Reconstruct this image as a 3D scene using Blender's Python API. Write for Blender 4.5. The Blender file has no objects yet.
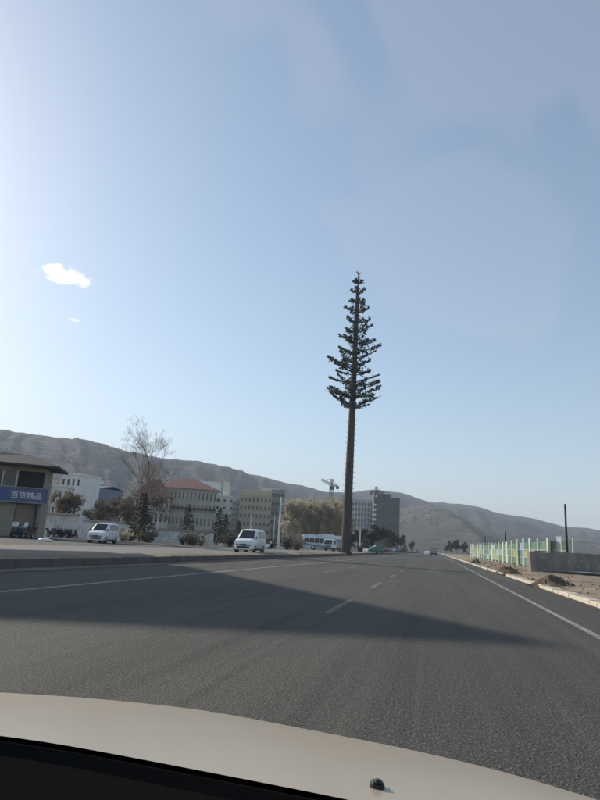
import bpy, math, random
import numpy as np
from mathutils import Vector, Matrix

# ------------------------------------------------------------------ camera, sky, sun, exposure
scene = bpy.context.scene
COL = scene.collection
F, CH = 600.0, 1.3                      # focal length in photo pixels (600 x 800), eye height inside the car
VPX, VPY, HSL = 435.0, 552.0, 0.06      # vanishing point of the road, slope of the horizon in the photo
_d = Vector((VPX - 300, -(VPY - 400), F)).normalized()
_p = Vector((VPX + 100 - 300, -(VPY + 100 * HSL - 400), F))
_u = _p.cross(_d).normalized()
if _u.y < 0: _u = -_u
_x = _u.cross(_d)
if _x.x < 0: _x = -_x

def ray(px, py):                        # photo pixel -> world direction
    r = Vector((px - 300, -(py - 400), F))
    return Vector((r.dot(_x), r.dot(_d), r.dot(_u)))
def at(px, py, Y):                      # point on the ray at road distance Y
    w = ray(px, py); return Vector((0, 0, CH)) + w * (Y / w.y)
def gnd(px, py, z=0.0):                 # point where the ray meets height z
    w = ray(px, py); return Vector((0, 0, CH)) + w * ((z - CH) / w.z)
def atx(px, Y, z=0.3, py=545):          # point at distance Y below/above pixel column px
    p = at(px, py, Y); return Vector((p.x, Y, z))
def mpp(Y): return Y / 584.0            # metres per photo pixel at distance Y

cam = bpy.data.cameras.new('camera')
cam.sensor_fit = 'VERTICAL'; cam.sensor_height = 24; cam.lens = 24 * F / 800
cam.clip_start = 0.05; cam.clip_end = 20000
camo = bpy.data.objects.new('camera', cam); COL.objects.link(camo)
rt = Vector((_x.x, _d.x, _u.x)); upv = Vector((_x.y, _d.y, _u.y)); fw = Vector((_x.z, _d.z, _u.z))
m = Matrix((( rt.x, upv.x, -fw.x, 0), (rt.y, upv.y, -fw.y, 0), (rt.z, upv.z, -fw.z, CH), (0, 0, 0, 1)))
camo.matrix_world = m
scene.camera = camo

SUN_AZ, SUN_EL = 64.0, 27.0             # degrees left of the road direction, elevation
sdir = Vector((-math.sin(math.radians(SUN_AZ)) * math.cos(math.radians(SUN_EL)),
               math.cos(math.radians(SUN_AZ)) * math.cos(math.radians(SUN_EL)), math.sin(math.radians(SUN_EL))))
world = bpy.data.worlds.new('World'); scene.world = world; world.use_nodes = True
wn, wl = world.node_tree.nodes, world.node_tree.links
wn.clear()
wo = wn.new('ShaderNodeOutputWorld'); bg = wn.new('ShaderNodeBackground'); sky = wn.new('ShaderNodeTexSky')
sky.sky_type = 'NISHITA'; sky.sun_disc = False
sky.sun_elevation = math.radians(SUN_EL); sky.sun_rotation = math.radians(-SUN_AZ)
sky.altitude = 1500; sky.air_density = 1.2; sky.dust_density = 2.1; sky.ozone_density = 1.2
bg.inputs['Strength'].default_value = 0.110
# windscreen reflections painted in as a veil and one small bright cloud puff, both fixed to directions in the sky
tc = wn.new('ShaderNodeTexCoord')
def wmath(op, a, b=None, c=None):
    n = wn.new('ShaderNodeMath'); n.operation = op
    for i, v in enumerate((a, b, c)):
        if v is None: continue
        if isinstance(v, (int, float)): n.inputs[i].default_value = v
        else: wl.new(v, n.inputs[i])
    return n.outputs[0]
def wnoise(scale, detail, rough, dist=0.0):
    n = wn.new('ShaderNodeTexNoise'); n.inputs['Scale'].default_value = scale; n.inputs['Detail'].default_value = detail
    n.inputs['Roughness'].default_value = rough; n.inputs['Distortion'].default_value = dist
    wl.new(tc.outputs['Generated'], n.inputs['Vector']); return n.outputs['Fac']
def wdist(v, sc):                        # squared elliptical angular distance from direction v
    d = ray(*v).normalized(); r = Vector((d.y, -d.x, 0)).normalized(); u = r.cross(d)
    outs = []
    for ax, s in ((r, sc[0]), (u, sc[1])):
        n = wn.new('ShaderNodeVectorMath'); n.operation = 'DOT_PRODUCT'
        wl.new(tc.outputs['Generated'], n.inputs[0]); n.inputs[1].default_value = ax
        outs.append(wmath('POWER', wmath('DIVIDE', wmath('ABSOLUTE', wmath('SUBTRACT', n.outputs['Value'], ax.dot(d))), s), 2.0))
    n = wn.new('ShaderNodeVectorMath'); n.operation = 'DOT_PRODUCT'
    wl.new(tc.outputs['Generated'], n.inputs[0]); n.inputs[1].default_value = d
    return wmath('ADD', wmath('ADD', outs[0], outs[1]), wmath('LESS_THAN', n.outputs['Value'], 0.0)) if True else None
def ramp(v, a, b, ca=0.0, cb=1.0):
    n = wn.new('ShaderNodeMapRange'); n.interpolation_type = 'SMOOTHSTEP'; n.clamp = True
    n.inputs[1].default_value = a; n.inputs[2].default_value = b; n.inputs[3].default_value = ca; n.inputs[4].default_value = cb
    wl.new(v, n.inputs[0]); return n.outputs[0]
def mixc(fac, a, b, blend='MIX'):
    n = wn.new('ShaderNodeMix'); n.data_type = 'RGBA'; n.blend_type = blend
    wl.new(fac, n.inputs[0]) if not isinstance(fac, (int, float)) else None
    if isinstance(fac, (int, float)): n.inputs[0].default_value = fac
    for i, v in ((6, a), (7, b)):
        if isinstance(v, tuple): n.inputs[i].default_value = (*v, 1)
        else: wl.new(v, n.inputs[i])
    return n.outputs[2]
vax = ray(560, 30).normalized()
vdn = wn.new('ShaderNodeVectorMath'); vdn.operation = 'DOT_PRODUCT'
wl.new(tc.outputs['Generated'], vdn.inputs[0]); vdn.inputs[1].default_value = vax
reflection_veil = ramp(wmath('ADD', vdn.outputs['Value'], wmath('MULTIPLY', wmath('SUBTRACT', wnoise(3.4, 2.0, 0.4, 0.3), 0.5), 0.42)), 0.925, 0.965, 0.0, 0.12)
hsv = wn.new('ShaderNodeHueSaturation'); hsv.inputs['Saturation'].default_value = 1.0; hsv.inputs['Hue'].default_value = .493
gmn = wn.new('ShaderNodeGamma'); gmn.inputs['Gamma'].default_value = .82; wl.new(sky.outputs[0], gmn.inputs['Color'])
hsv.inputs['Value'].default_value = 1.24; wl.new(gmn.outputs[0], hsv.inputs['Color'])
c1 = mixc(reflection_veil, hsv.outputs[0], (4.2, 3.5, 4.2))
pd = wmath('ADD', wdist((67, 276), (0.040, 0.014)), wmath('MULTIPLY', wmath('SUBTRACT', wnoise(46, 5.0, 0.68), 0.5), 5.2))
pd2 = wmath('ADD', wdist((74, 320), (0.010, 0.003)), wmath('MULTIPLY', wmath('SUBTRACT', wnoise(60, 4.0, 0.6), 0.5), 3.0))
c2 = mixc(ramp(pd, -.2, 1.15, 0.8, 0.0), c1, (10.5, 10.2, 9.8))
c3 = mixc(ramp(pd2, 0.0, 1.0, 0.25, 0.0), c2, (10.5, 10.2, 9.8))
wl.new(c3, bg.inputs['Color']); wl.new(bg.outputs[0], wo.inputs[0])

sun = bpy.data.lights.new('sun', 'SUN'); sun.energy = 3.9; sun.angle = math.radians(0.9); sun.color = (1.0, 0.91, 0.77)
suno = bpy.data.objects.new('sun', sun); COL.objects.link(suno)
suno.rotation_euler = (-sdir).to_track_quat('-Z', 'Y').to_euler()
vs = scene.view_settings
vs.view_transform = 'Standard'; vs.look = 'None'; vs.exposure = 0.66; vs.gamma = 1.0; vs.use_curve_mapping = False
scene.cycles.use_denoising = True
scene.cycles.max_bounces = 6; scene.cycles.volume_bounces = 0

# ------------------------------------------------------------------ materials
MATS = {}
def mat(name, color, rough=0.7, metal=0.0, noise=None, bump=None, spec=0.4, coord='Object'):
    """noise = [(scale, (r,g,b), lo, hi, amount, detail, stretch)], bump = (scale, strength, detail)"""
    if name in MATS: return MATS[name]
    M = bpy.data.materials.new(name); M.use_nodes = True; n, l = M.node_tree.nodes, M.node_tree.links
    b = n['Principled BSDF']; b.inputs['Roughness'].default_value = rough; b.inputs['Metallic'].default_value = metal
    b.inputs['Specular IOR Level'].default_value = spec
    b.inputs['Base Color'].default_value = (*color, 1)
    t = n.new('ShaderNodeTexCoord'); oi = n.new('ShaderNodeObjectInfo'); cb = n.new('ShaderNodeCombineXYZ')
    for q_ in range(2): l.new(oi.outputs['Random'], cb.inputs[q_])
    sc_ = n.new('ShaderNodeVectorMath'); sc_.operation = 'SCALE'; sc_.inputs['Scale'].default_value = 37.0; l.new(cb.outputs[0], sc_.inputs[0])
    ad_ = n.new('ShaderNodeVectorMath'); ad_.operation = 'ADD'; l.new(t.outputs[coord], ad_.inputs[0]); l.new(sc_.outputs[0], ad_.inputs[1])
    def nz(scale, detail, stretch=(1, 1, 1)):
        mp = n.new('ShaderNodeMapping'); mp.inputs['Scale'].default_value = stretch
        l.new(ad_.outputs[0], mp.inputs['Vector'])
        x = n.new('ShaderNodeTexNoise'); x.inputs['Scale'].default_value = scale; x.inputs['Detail'].default_value = detail
        x.inputs['Roughness'].default_value = 0.6
        l.new(mp.outputs[0], x.inputs['Vector']); return x.outputs['Fac']
    prev = None
    for q in (noise or []):
        sc, c, lo, hi, amt = q[:5]; det = q[5] if len(q) > 5 else 3; st = q[6] if len(q) > 6 else (1, 1, 1)
        r = n.new('ShaderNodeMapRange'); r.inputs[1].default_value = lo; r.inputs[2].default_value = hi
        r.inputs[3].default_value = 0; r.inputs[4].default_value = amt; r.clamp = True
        l.new(nz(sc, det, st), r.inputs[0])
        mx = n.new('ShaderNodeMix'); mx.data_type = 'RGBA'; l.new(r.outputs[0], mx.inputs[0])
        if prev is None: mx.inputs[6].default_value = (*color, 1)
        else: l.new(prev, mx.inputs[6])
        mx.inputs[7].default_value = (*c, 1); prev = mx.outputs[2]
    if prev: l.new(prev, b.inputs['Base Color'])
    if bump:
        bm_ = n.new('ShaderNodeBump'); bm_.inputs['Strength'].default_value = bump[1]
        bm_.inputs['Distance'].default_value = bump[3] if len(bump) > 3 else 0.02
        l.new(nz(bump[0], bump[2]), bm_.inputs['Height']); l.new(bm_.outputs[0], b.inputs['Normal'])
    MATS[name] = M; return M

def leafmat(name, c, c2):
    if name in MATS: return MATS[name]
    M = mat(name, c, 0.75, noise=[(0.9, c2, 0.4, 0.62, 1.0, 3)], spec=0.15)
    n, l = M.node_tree.nodes, M.node_tree.links; b = n['Principled BSDF']; out = n['Material Output']
    tr = n.new('ShaderNodeBsdfTranslucent'); mx = n.new('ShaderNodeMixShader'); mx.inputs[0].default_value = .4
    src = b.inputs['Base Color'].links[0].from_socket; l.new(src, tr.inputs['Color'])
    l.new(b.outputs[0], mx.inputs[1]); l.new(tr.outputs[0], mx.inputs[2]); l.new(mx.outputs[0], out.inputs['Surface'])
    return M

asphalt = mat('asphalt', (0.060, 0.0565, 0.050), 0.85, noise=[
    (0.35, (0.086, 0.081, 0.071), 0.40, 0.60, 0.8, 4, (1.6, 0.10, 1)), (1.1, (0.040, 0.039, 0.036), 0.50, 0.68, 0.7, 5, (2.2, 0.05, 1)),
    (0.08, (0.055, 0.053, 0.049), 0.4, 0.7, 0.5, 4), (2.4, (0.108, 0.102, 0.09), 0.56, 0.70, 0.5, 5, (3.0, 0.03, 1)),
    (44, (0.22, 0.21, 0.19), 0.56, 0.68, 0.85, 3), (40, (0.012, 0.012, 0.012), 0.53, 0.65, 0.85, 3), (75, (0.32, 0.30, 0.27), 0.59, 0.70, 0.8, 2)], bump=(44, 0.7, 3, 0.02), spec=0.15, coord='Object')
oldasphalt = mat('pale_road', (0.17, 0.165, 0.155), 0.85, noise=[(20, (0.10, 0.10, 0.095), 0.5, 0.75, 0.5, 4),
    (0.3, (0.21, 0.20, 0.185), 0.4, 0.65, 0.6, 4, (1.5, 0.1, 1)), (0.9, (0.12, 0.117, 0.11), 0.52, 0.7, 0.5, 5, (2, 0.06, 1))], bump=(30, 0.4, 3), spec=0.2)
paint = mat('worn_road_paint', (0.30, 0.295, 0.275), 0.8, noise=[(9, (0.09, 0.088, 0.083), 0.44, 0.62, 0.85, 6), (60, (0.08, 0.08, 0.075), 0.5, 0.7, 0.6, 3), (1.3, (0.11, 0.107, 0.10), 0.5, 0.66, 0.7, 4)])
paint2 = mat('faded_road_paint', (0.15, 0.15, 0.142), 0.8, noise=[(5, (0.085, 0.083, 0.08), 0.38, 0.66, 0.95, 5), (60, (0.07, 0.07, 0.068), 0.45, 0.7, 0.7, 3)])
kerbm = mat('kerb_concrete', (0.50, 0.44, 0.35), 0.85, noise=[(2.5, (0.33, 0.28, 0.21), 0.45, 0.7, 0.7, 5), (25, (0.3, 0.26, 0.2), 0.5, 0.8, 0.5, 3)], bump=(18, 0.4, 4))
kerbd = mat('median_kerb_concrete', (0.12, 0.112, 0.105), 0.9, noise=[(1.2, (0.07, 0.065, 0.06), 0.4, 0.7, 0.8, 5)], bump=(14, 0.4, 4))
dirt = mat('dry_dirt', (0.30, 0.235, 0.18), 0.95, noise=[(1.3, (0.18, 0.14, 0.108), 0.45, 0.7, 0.85, 6), (6, (0.33, 0.27, 0.20), 0.52, 0.74, 0.7, 5), (0.2, (0.17, 0.14, 0.10), 0.4, 0.6, 0.6, 4)], bump=(7, 0.8, 6, 0.08), spec=0.1)
plain = mat('valley_ground', (0.14, 0.12, 0.085), 0.95, noise=[(0.03, (0.09, 0.08, 0.055), 0.42, 0.6, 0.9, 6), (0.2, (0.19, 0.165, 0.12), 0.5, 0.7, 0.8, 5)], spec=0.1)
paving = mat('verge_paving', (0.085, 0.08, 0.075), 0.9, noise=[(1.4, (0.055, 0.052, 0.048), 0.42, 0.68, 0.8, 5), (9, (0.12, 0.11, 0.10), 0.5, 0.75, 0.5, 4)], bump=(8, 0.3, 4), spec=0.2)
bark = mat('grey_bark', (0.13, 0.105, 0.08), 0.9, noise=[(6, (0.07, 0.055, 0.045), 0.4, 0.7, 0.8, 4)], spec=0.1)
twigm = mat('brown_twigs', (0.17, 0.13, 0.095), 0.9, noise=[(2, (0.10, 0.075, 0.055), 0.4, 0.65, 0.8, 3)], spec=0.1)
dryleaf = leafmat('dry_olive_leaves', (0.46, 0.41, 0.31), (0.36, 0.32, 0.24))
brownleaf = leafmat('dry_brown_leaves', (0.155, 0.13, 0.10), (0.10, 0.088, 0.07))
needle = leafmat('conifer_needles', (0.035, 0.045, 0.028), (0.06, 0.065, 0.04))
scrub = leafmat('hillside_scrub', (0.07, 0.07, 0.045), (0.11, 0.095, 0.06))
pine_needle = leafmat('tower_needles', (0.045, 0.065, 0.055), (0.075, 0.095, 0.080))
towerbark = mat('tower_bark', (0.085, 0.074, 0.066), 0.85, noise=[(1.6, (0.045, 0.039, 0.035), 0.42, 0.62, 0.9, 5, (1.4, 1.4, 0.3)), (9, (0.19, 0.16, 0.13), 0.55, 0.75, 0.5, 4)], bump=(5, 0.8, 5, 0.06), spec=0.2)
galv = mat('galvanised_steel', (0.45, 0.46, 0.46), 0.5, 0.6)
darkmetal = mat('dark_steel', (0.045, 0.045, 0.05), 0.55, 0.4)
whitepole = mat('white_painted_pole', (0.62, 0.62, 0.60), 0.55)
poledark = mat('dark_wooden_pole', (0.035, 0.032, 0.03), 0.9)
white = mat('white_render', (0.76, 0.74, 0.70), 0.85, noise=[(0.8, (0.58, 0.56, 0.52), 0.45, 0.7, 0.7, 5)])
dirtywhite = mat('stained_white_wall', (0.70, 0.68, 0.65), 0.9, noise=[(0.7, (0.45, 0.43, 0.40), 0.42, 0.68, 0.85, 6), (3, (0.4, 0.37, 0.33), 0.5, 0.7, 0.6, 4, (1, 1, .3))])
coping = mat('dark_tile_coping', (0.07, 0.065, 0.065), 0.8)
glassd = mat('dark_window_glass', (0.025, 0.028, 0.033), 0.12, spec=0.5)
glassb = mat('blue_window_glass', (0.05, 0.075, 0.11), 0.10, spec=0.6)
framew = mat('pale_window_frame', (0.42, 0.40, 0.36), 0.7)
rubber = mat('tyre_rubber', (0.02, 0.02, 0.02), 0.85)
rimm = mat('wheel_rim', (0.38, 0.39, 0.40), 0.35, 0.8)
carwhite = mat('white_car_paint', (0.68, 0.69, 0.70), 0.28, spec=0.6, noise=[(1.2, (0.52, 0.51, 0.49), 0.48, 0.75, 0.5, 4)])
lampm = mat('headlight_glass', (0.20, 0.22, 0.25), 0.1, spec=0.8)
blackpl = mat('black_plastic', (0.018, 0.018, 0.019), 0.55)

# ------------------------------------------------------------------ mesh helpers
def tag(o, label=None, cat=None, group=None, kind=None):
    if label: o['label'] = label
    if cat: o['category'] = cat
    if group: o['group'] = group
    if kind: o['kind'] = kind
    return o
def empty(name, loc=(0, 0, 0), rz=0.0):
    o = bpy.data.objects.new(name, None); COL.objects.link(o)
    o.location = loc; o.rotation_euler = (0, 0, rz); o.empty_display_size = 0.2
    return o
def link(name, me, parent=None, loc=(0, 0, 0), rot=(0, 0, 0), scale=(1, 1, 1)):
    o = bpy.data.objects.new(name, me); COL.objects.link(o)
    o.parent = parent; o.location = loc; o.rotation_euler = rot; o.scale = scale
    return o
def copy_tree(o, parent=None):
    c = o.copy(); COL.objects.link(c); c.parent = parent
    for ch in list(o.children): copy_tree(ch, c)
    return c

class MB:
    def __init__(s): s.v = []; s.f = []; s.mi = []
    def add(s, v, f, mi=0):
        b = len(s.v); s.v += [tuple(p) for p in v]; s.f += [tuple(i + b for i in q) for q in f]; s.mi += [mi] * len(f); return s
    def box(s, x0, x1, y0, y1, z0, z1, mi=0):
        return s.add([(x0, y0, z0), (x1, y0, z0), (x1, y1, z0), (x0, y1, z0), (x0, y0, z1), (x1, y0, z1), (x1, y1, z1), (x0, y1, z1)],
                     [(0, 3, 2, 1), (4, 5, 6, 7), (0, 1, 5, 4), (1, 2, 6, 5), (2, 3, 7, 6), (3, 0, 4, 7)], mi)
    def bevbox(s, x0, x1, y0, y1, z0, z1, b=0.02, mi=0):     # box with chamfered vertical and top edges
        ring = lambda e, z: [(x0 + e, y0, z), (x1 - e, y0, z), (x1, y0 + e, z), (x1, y1 - e, z), (x1 - e, y1, z), (x0 + e, y1, z), (x0, y1 - e, z), (x0, y0 + e, z)]
        top = [(x0 + b * 1.4, y0 + b, z1), (x1 - b * 1.4, y0 + b, z1), (x1 - b, y0 + b * 1.4, z1), (x1 - b, y1 - b * 1.4, z1), (x1 - b * 1.4, y1 - b, z1), (x0 + b * 1.4, y1 - b, z1), (x0 + b, y1 - b * 1.4, z1), (x0 + b, y0 + b * 1.4, z1)]
        v = ring(b, z0) + ring(b, z1 - b) + top
        f = [tuple(range(7, -1, -1)), tuple(range(16, 24))]
        for k in range(2):
            for i in range(8): j = (i + 1) % 8; f.append((k * 8 + i, k * 8 + j, k * 8 + 8 + j, k * 8 + 8 + i))
        return s.add(v, f, mi)
    def tube(s, pts, rad, n=6, mi=0, cap=True):
        pts = [Vector(p) for p in pts]; rad = rad if isinstance(rad, (list, tuple)) else [rad] * len(pts)
        vs_ = []; fs = []
        for i, p in enumerate(pts):
            d = (pts[min(i + 1, len(pts) - 1)] - pts[max(i - 1, 0)]).normalized()
            a = Vector((0, 0, 1)) if abs(d.z) < 0.9 else Vector((1, 0, 0))
            u = d.cross(a).normalized(); w = d.cross(u)
            for k in range(n):
                t = 2 * math.pi * k / n; vs_.append(p + (u * math.cos(t) + w * math.sin(t)) * rad[i])
        for i in range(len(pts) - 1):
            for k in range(n): j = (k + 1) % n; fs.append((i * n + k, i * n + j, (i + 1) * n + j, (i + 1) * n + k))
        if cap: fs.append(tuple(range(n - 1, -1, -1))); fs.append(tuple((len(pts) - 1) * n + k for k in range(n)))
        return s.add(vs_, fs, mi)
    def prism(s, poly, y0, y1, mi=0, axis='y'):              # polygon in x,z extruded along y
        n = len(poly)
        if axis == 'y': v = [(x, y0, z) for x, z in poly] + [(x, y1, z) for x, z in poly]
        else: v = [(y0, x, z) for x, z in poly] + [(y1, x, z) for x, z in poly]
        f = [tuple(range(n)), tuple(range(2 * n - 1, n - 1, -1))] + [(i, i + n, (i + 1) % n + n, (i + 1) % n) for i in range(n)]
        return s.add(v, f, mi)
    def mesh(s, name, mats, smooth=False, auto=None):
        me = bpy.data.meshes.new(name); me.from_pydata(s.v, [], s.f)
        for q in (mats if isinstance(mats, (list, tuple)) else [mats]): me.materials.append(q)
        if any(s.mi): me.polygons.foreach_set('material_index', s.mi)
        if smooth: me.polygons.foreach_set('use_smooth', [True] * len(me.polygons))
        me.update()
        if auto: me.set_sharp_from_angle(angle=math.radians(auto))
        return me
    def build(s, name, mats, parent=None, loc=(0, 0, 0), rot=(0, 0, 0), smooth=False, auto=None):
        return link(name, s.mesh(name, mats, smooth, auto), parent, loc, rot)

def vnoise(x, y, seed=0):                                    # value noise, numpy
    xi = np.floor(x).astype(np.int64); yi = np.floor(y).astype(np.int64); xf = x - xi; yf = y - yi
    def h(a, b):
        n = (a * 374761393 + b * 668265263 + seed * 1442695041) & 0xffffffff
        n = ((n ^ (n >> 13)) * 1274126177) & 0xffffffff
        return ((n ^ (n >> 16)) & 0xffff) / 65535.0
    u = xf * xf * (3 - 2 * xf); v = yf * yf * (3 - 2 * yf)
    return (h(xi, yi) * (1 - u) + h(xi + 1, yi) * u) * (1 - v) + (h(xi, yi + 1) * (1 - u) + h(xi + 1, yi + 1) * u) * v
def fbm(x, y, o=5, seed=0):
    t = 0; a = 0.5
    for i in range(o): t = t + a * (vnoise(x * 2 ** i, y * 2 ** i, seed + i) - 0.5); a *= 0.5
    return t
def grid_obj(name, Xg, Yg, Zg, material, smooth=True):
    r, c = Xg.shape; v = np.stack([Xg, Yg, Zg], -1).reshape(-1, 3)
    i = np.arange(r * c).reshape(r, c)
    f = np.stack([i[:-1, :-1], i[:-1, 1:], i[1:, 1:], i[1:, :-1]], -1).reshape(-1, 4)
    me = bpy.data.meshes.new(name); me.from_pydata(v.tolist(), [], f.tolist()); me.materials.append(material)
    if smooth: me.polygons.foreach_set('use_smooth', [True] * len(me.polygons))
    return link(name, me)
def smooth01(t): t = np.clip(t, 0, 1); return t * t * (3 - 2 * t)

# ------------------------------------------------------------------ ground, roads, kerbs
ZL = 0.3                                                    # the far carriageway lies a step higher
XW, XR, XK = -8.6, 2.85, 4.65                               # left edge line, right edge line, right kerb
XM0, XM1 = -12.75, -14.9                                    # median
o = MB().add([(-4200, -600, -0.06), (4200, -600, -0.06), (4200, 5200, -0.06), (-4200, 5200, -0.06)], [(0, 1, 2, 3)]).build('ground', plain); tag(o, kind='structure')
o = MB().add([(XM0 - .05, -30, 0), (XK + .05, -30, 0), (XK + .05, 900, 0), (XM0 - .05, 900, 0)], [(0, 1, 2, 3)]).build('road', asphalt); tag(o, kind='structure')
m_ = MB()
def stripe(mb, xa, w, y0, y1, z=0.004): mb.add([(xa - w / 2, y0, z), (xa + w / 2, y0, z), (xa + w / 2, y1, z), (xa - w / 2, y1, z)], [(0, 1, 2, 3)])
stripe(m_, XW, 0.17, -20, 500); stripe(m_, XR, 0.145, -20, 500)
tag(m_.build('road_edge_lines', paint), kind='structure')
m_ = MB()
for k in range(1, 26):
    y0 = 3.4 + k * 8.9; stripe(m_, -2.08, 0.15, y0, y0 + 3.6)
for k in range(26): stripe(m_, -5.3, 0.12, 30 + k * 9.0, 34 + k * 9.0)
tag(m_.build('lane_dashes', paint2), kind='structure')
o = MB().add([(-23.2, -30, ZL + .004), (XM1 + .02, -30, ZL + .004), (XM1 + .02, 700, ZL + .004), (-23.2, 700, ZL + .004)], [(0, 1, 2, 3)]).build('opposite_carriageway', oldasphalt); tag(o, kind='structure')
m_ = MB(); stripe(m_, -22.5, .15, -20, 400, ZL + .008); stripe(m_, -15.5, .15, -20, 400, ZL + .008)
for k in range(30): stripe(m_, -19, .14, 2 + 11 * k, 7 + 11 * k, ZL + .008)
tag(m_.build('opposite_lane_markings', paint), kind='structure')
o = MB().box(-420, -23.2, -30, 760, -0.5, ZL).build('verge', paving); tag(o, kind='structure')
# median: dirt crown held by two kerbs
ny = 700; ys = np.linspace(-25, 325, ny); xs = np.linspace(XM1 + .12, XM0 - .16, 7)
Xg, Yg = np.meshgrid(xs, ys); Zg = ZL + .01 + 0.10 * np.sin((Xg - xs[0]) / (xs[-1] - xs[0]) * math.pi) + 0.14 * fbm(Xg * 1.4, Yg * .9, 4, 3)
tag(grid_obj('median', Xg, Yg, Zg, dirt), kind='structure')
kb = MB().box(XM1, XM1 + .14, 62, 700, -.2, ZL + .10); kb.box(XM0 - .2, XM0 - 0.02, 62, 700, -.2, ZL + .02)
med_k = kb.build('median_kerb', kerbd); tag(med_k, kind='structure')
st_a = MB().bevbox(-.09, .09, -.497, .497, -.2, ZL + .02, .012).mesh('kerb_stone', kerbd)
rng = random.Random(5)
for k in range(70):
    link('kerb_stone', st_a, med_k, (XM0 - .10 + rng.uniform(-.004, .004), -8 + k + .5, rng.uniform(-.006, .006)), (0, 0, rng.uniform(-.004, .004)))
m_ = MB()                                                    # strip of swept dirt along the median kerb
m2x = np.linspace(XM0 - .0, XM0 + .55, 5); Xg, Yg = np.meshgrid(m2x, np.linspace(-20, 320, 500))
edge = 0.30 + 0.7 * fbm(Xg * 0 + 3, Yg * .25, 4, 8)
Zg = np.where((Xg - XM0) < edge, 0.02 + 0.02 * fbm(Xg * 5, Yg * 3, 3, 9), -0.03) + .02 * (Xg == XM0)
tag(grid_obj('gutter_dirt', Xg, Yg, Zg, dirt), kind='structure')
# right kerb stones
kr = MB().box(XK, XK + .42, 92, 700, -.2, .13).build('right_kerb', kerbm); tag(kr, kind='structure')
st_b = MB().bevbox(-.21, .21, -.497, .497, -.2, .13, .025).mesh('kerb_stone', kerbm)
for k in range(96):
    if k in (48, 49, 62, 71): continue                       # stones buried under the spilled dirt
    link('kerb_stone', st_b, kr, (XK + .21 + rng.uniform(-.015, .015), -4 + k + .5, rng.uniform(-.02, .015)), (rng.uniform(-.01, .01), rng.uniform(-.02, .02), rng.uniform(-.015, .015)))
# right dirt ground
xs = np.concatenate([np.linspace(XK + .3, 16, 60), np.linspace(17, 60, 30), np.linspace(70, 400, 12)]); ys = np.concatenate([np.linspace(-20, 90, 240), np.linspace(91, 400, 160), np.linspace(420, 900, 12)])
Xg, Yg = np.meshgrid(xs, ys)
def dirt_h(X, Y):
    e = smooth01((X - XK - .3) / 3.0)
    return .10 + e * (.14 + .0028 * np.clip(Y - 60, 0, 140)) + (.08 + .12 * e * (1 - smooth01((X - 9) / 3))) * fbm(X * .55, Y * .4, 5, 21) + .10 * e * fbm(X * 2.5, Y * 2.0, 3, 22)
tag(grid_obj('dirt_verge', Xg, Yg, dirt_h(Xg, Yg), dirt), kind='structure')
# concrete track in front of the wall
wa, wb = gnd(534, 570.8, .3), gnd(600, 574.5, .3)
wdv = (wb - wa).normalized(); wnv = Vector((wdv.y, -wdv.x, 0))
m_ = MB(); p0, p1 = wa + wdv * 1.2 + wnv * 0.6, wa + wdv * 40 + wnv * .6
q0, q1 = p0 + wnv * 3 + wdv * 1.0, p1 + wnv * 24
m_.add([(*p.to_2d(), .45) for p in (p0, p1, q1, q0)], [(0, 3, 2, 1)]); tag(m_.build('concrete_track', mat('track_concrete', (.50, .46, .41), .9, noise=[(1.5, (.26, .23, .19), .42, .68, .8, 5)])), kind='structure')

# ------------------------------------------------------------------ hills
ridge = [(-520, 400), (-250, 412), (-100, 422), (0, 430), (30, 433), (60, 437), (90, 442), (105, 445), (125, 452), (160, 459), (200, 464), (250, 474), (300, 487), (325, 493), (350, 494), (375, 491), (400, 494), (425, 500), (450, 504), (475, 507), (500, 513), (530, 519), (560, 526), (600, 531), (700, 545), (900, 560)]
azs, els = [], []
for px, py in ridge:
    w = ray(px, py - 2.5); azs.append(math.degrees(math.atan2(w.x, w.y))); els.append(w.z / math.hypot(w.x, w.y))
A = np.radians(np.linspace(-75, 50, 560)); Rr = np.concatenate([np.linspace(380, 2000, 200), np.linspace(2030, 3600, 30)])
Ag, Rg = np.meshgrid(A, Rr)
elv = np.interp(np.degrees(Ag), azs, els); elv = np.maximum(elv, 0.01)
Rtop = 1500 + 450 * smooth01((np.degrees(Ag) + 20) / 30)
R0 = 430 + 330 * smooth01((np.degrees(Ag) + 25) / 22)
tt = np.clip((Rg - R0) / (Rtop - R0), 0, 2)
Hh = elv * Rtop * np.where(tt < 1, smooth01(tt) * .45 + .55 * np.clip(tt, 0, 1) ** 1.1, 1 - .35 * (tt - 1))
Xh, Yh = Rg * np.sin(Ag), Rg * np.cos(Ag)
gul = np.abs(fbm(np.degrees(Ag) * .35 + fbm(Xh / 300, Yh / 300, 3, 6) * 1.2, Rg / 900, 4, 15))
rel = 34 * fbm(Xh / 170, Yh / 170, 6, 11) - 60 * gul * smooth01(tt * 1.5)
Hh = np.clip(Hh + rel * smooth01(tt * 2) * (1 - .62 * smooth01((tt - .72) / .25)), -3, None) + CH - 2
terr = 9.0; Hq = np.floor(Hh / terr) * terr + terr * smooth01((Hh / terr - np.floor(Hh / terr)) * 1.7 - .35)
Hh = np.where(tt < .93, .5 * Hh + .5 * Hq, Hh)
hillm = mat('loess_hillside', (0.062, 0.052, 0.041), 0.95, noise=[(0.010, (0.032, 0.033, 0.032), 0.42, 0.60, 0.9, 7), (0.05, (0.115, 0.097, 0.074), 0.54, 0.68, 0.75, 6), (0.03, (0.14, 0.125, 0.10), 0.56, 0.62, 0.7, 5, (.3, .3, 7)), (0.035, (0.038, 0.040, 0.032), 0.48, 0.60, 0.85, 7, (1, 1, 5)), (0.25, (0.05, 0.046, 0.036), 0.46, 0.62, 0.6, 4)], spec=0.05)
tag(grid_obj('hills', Xh, Yh, Hh, hillm), kind='structure')
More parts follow.
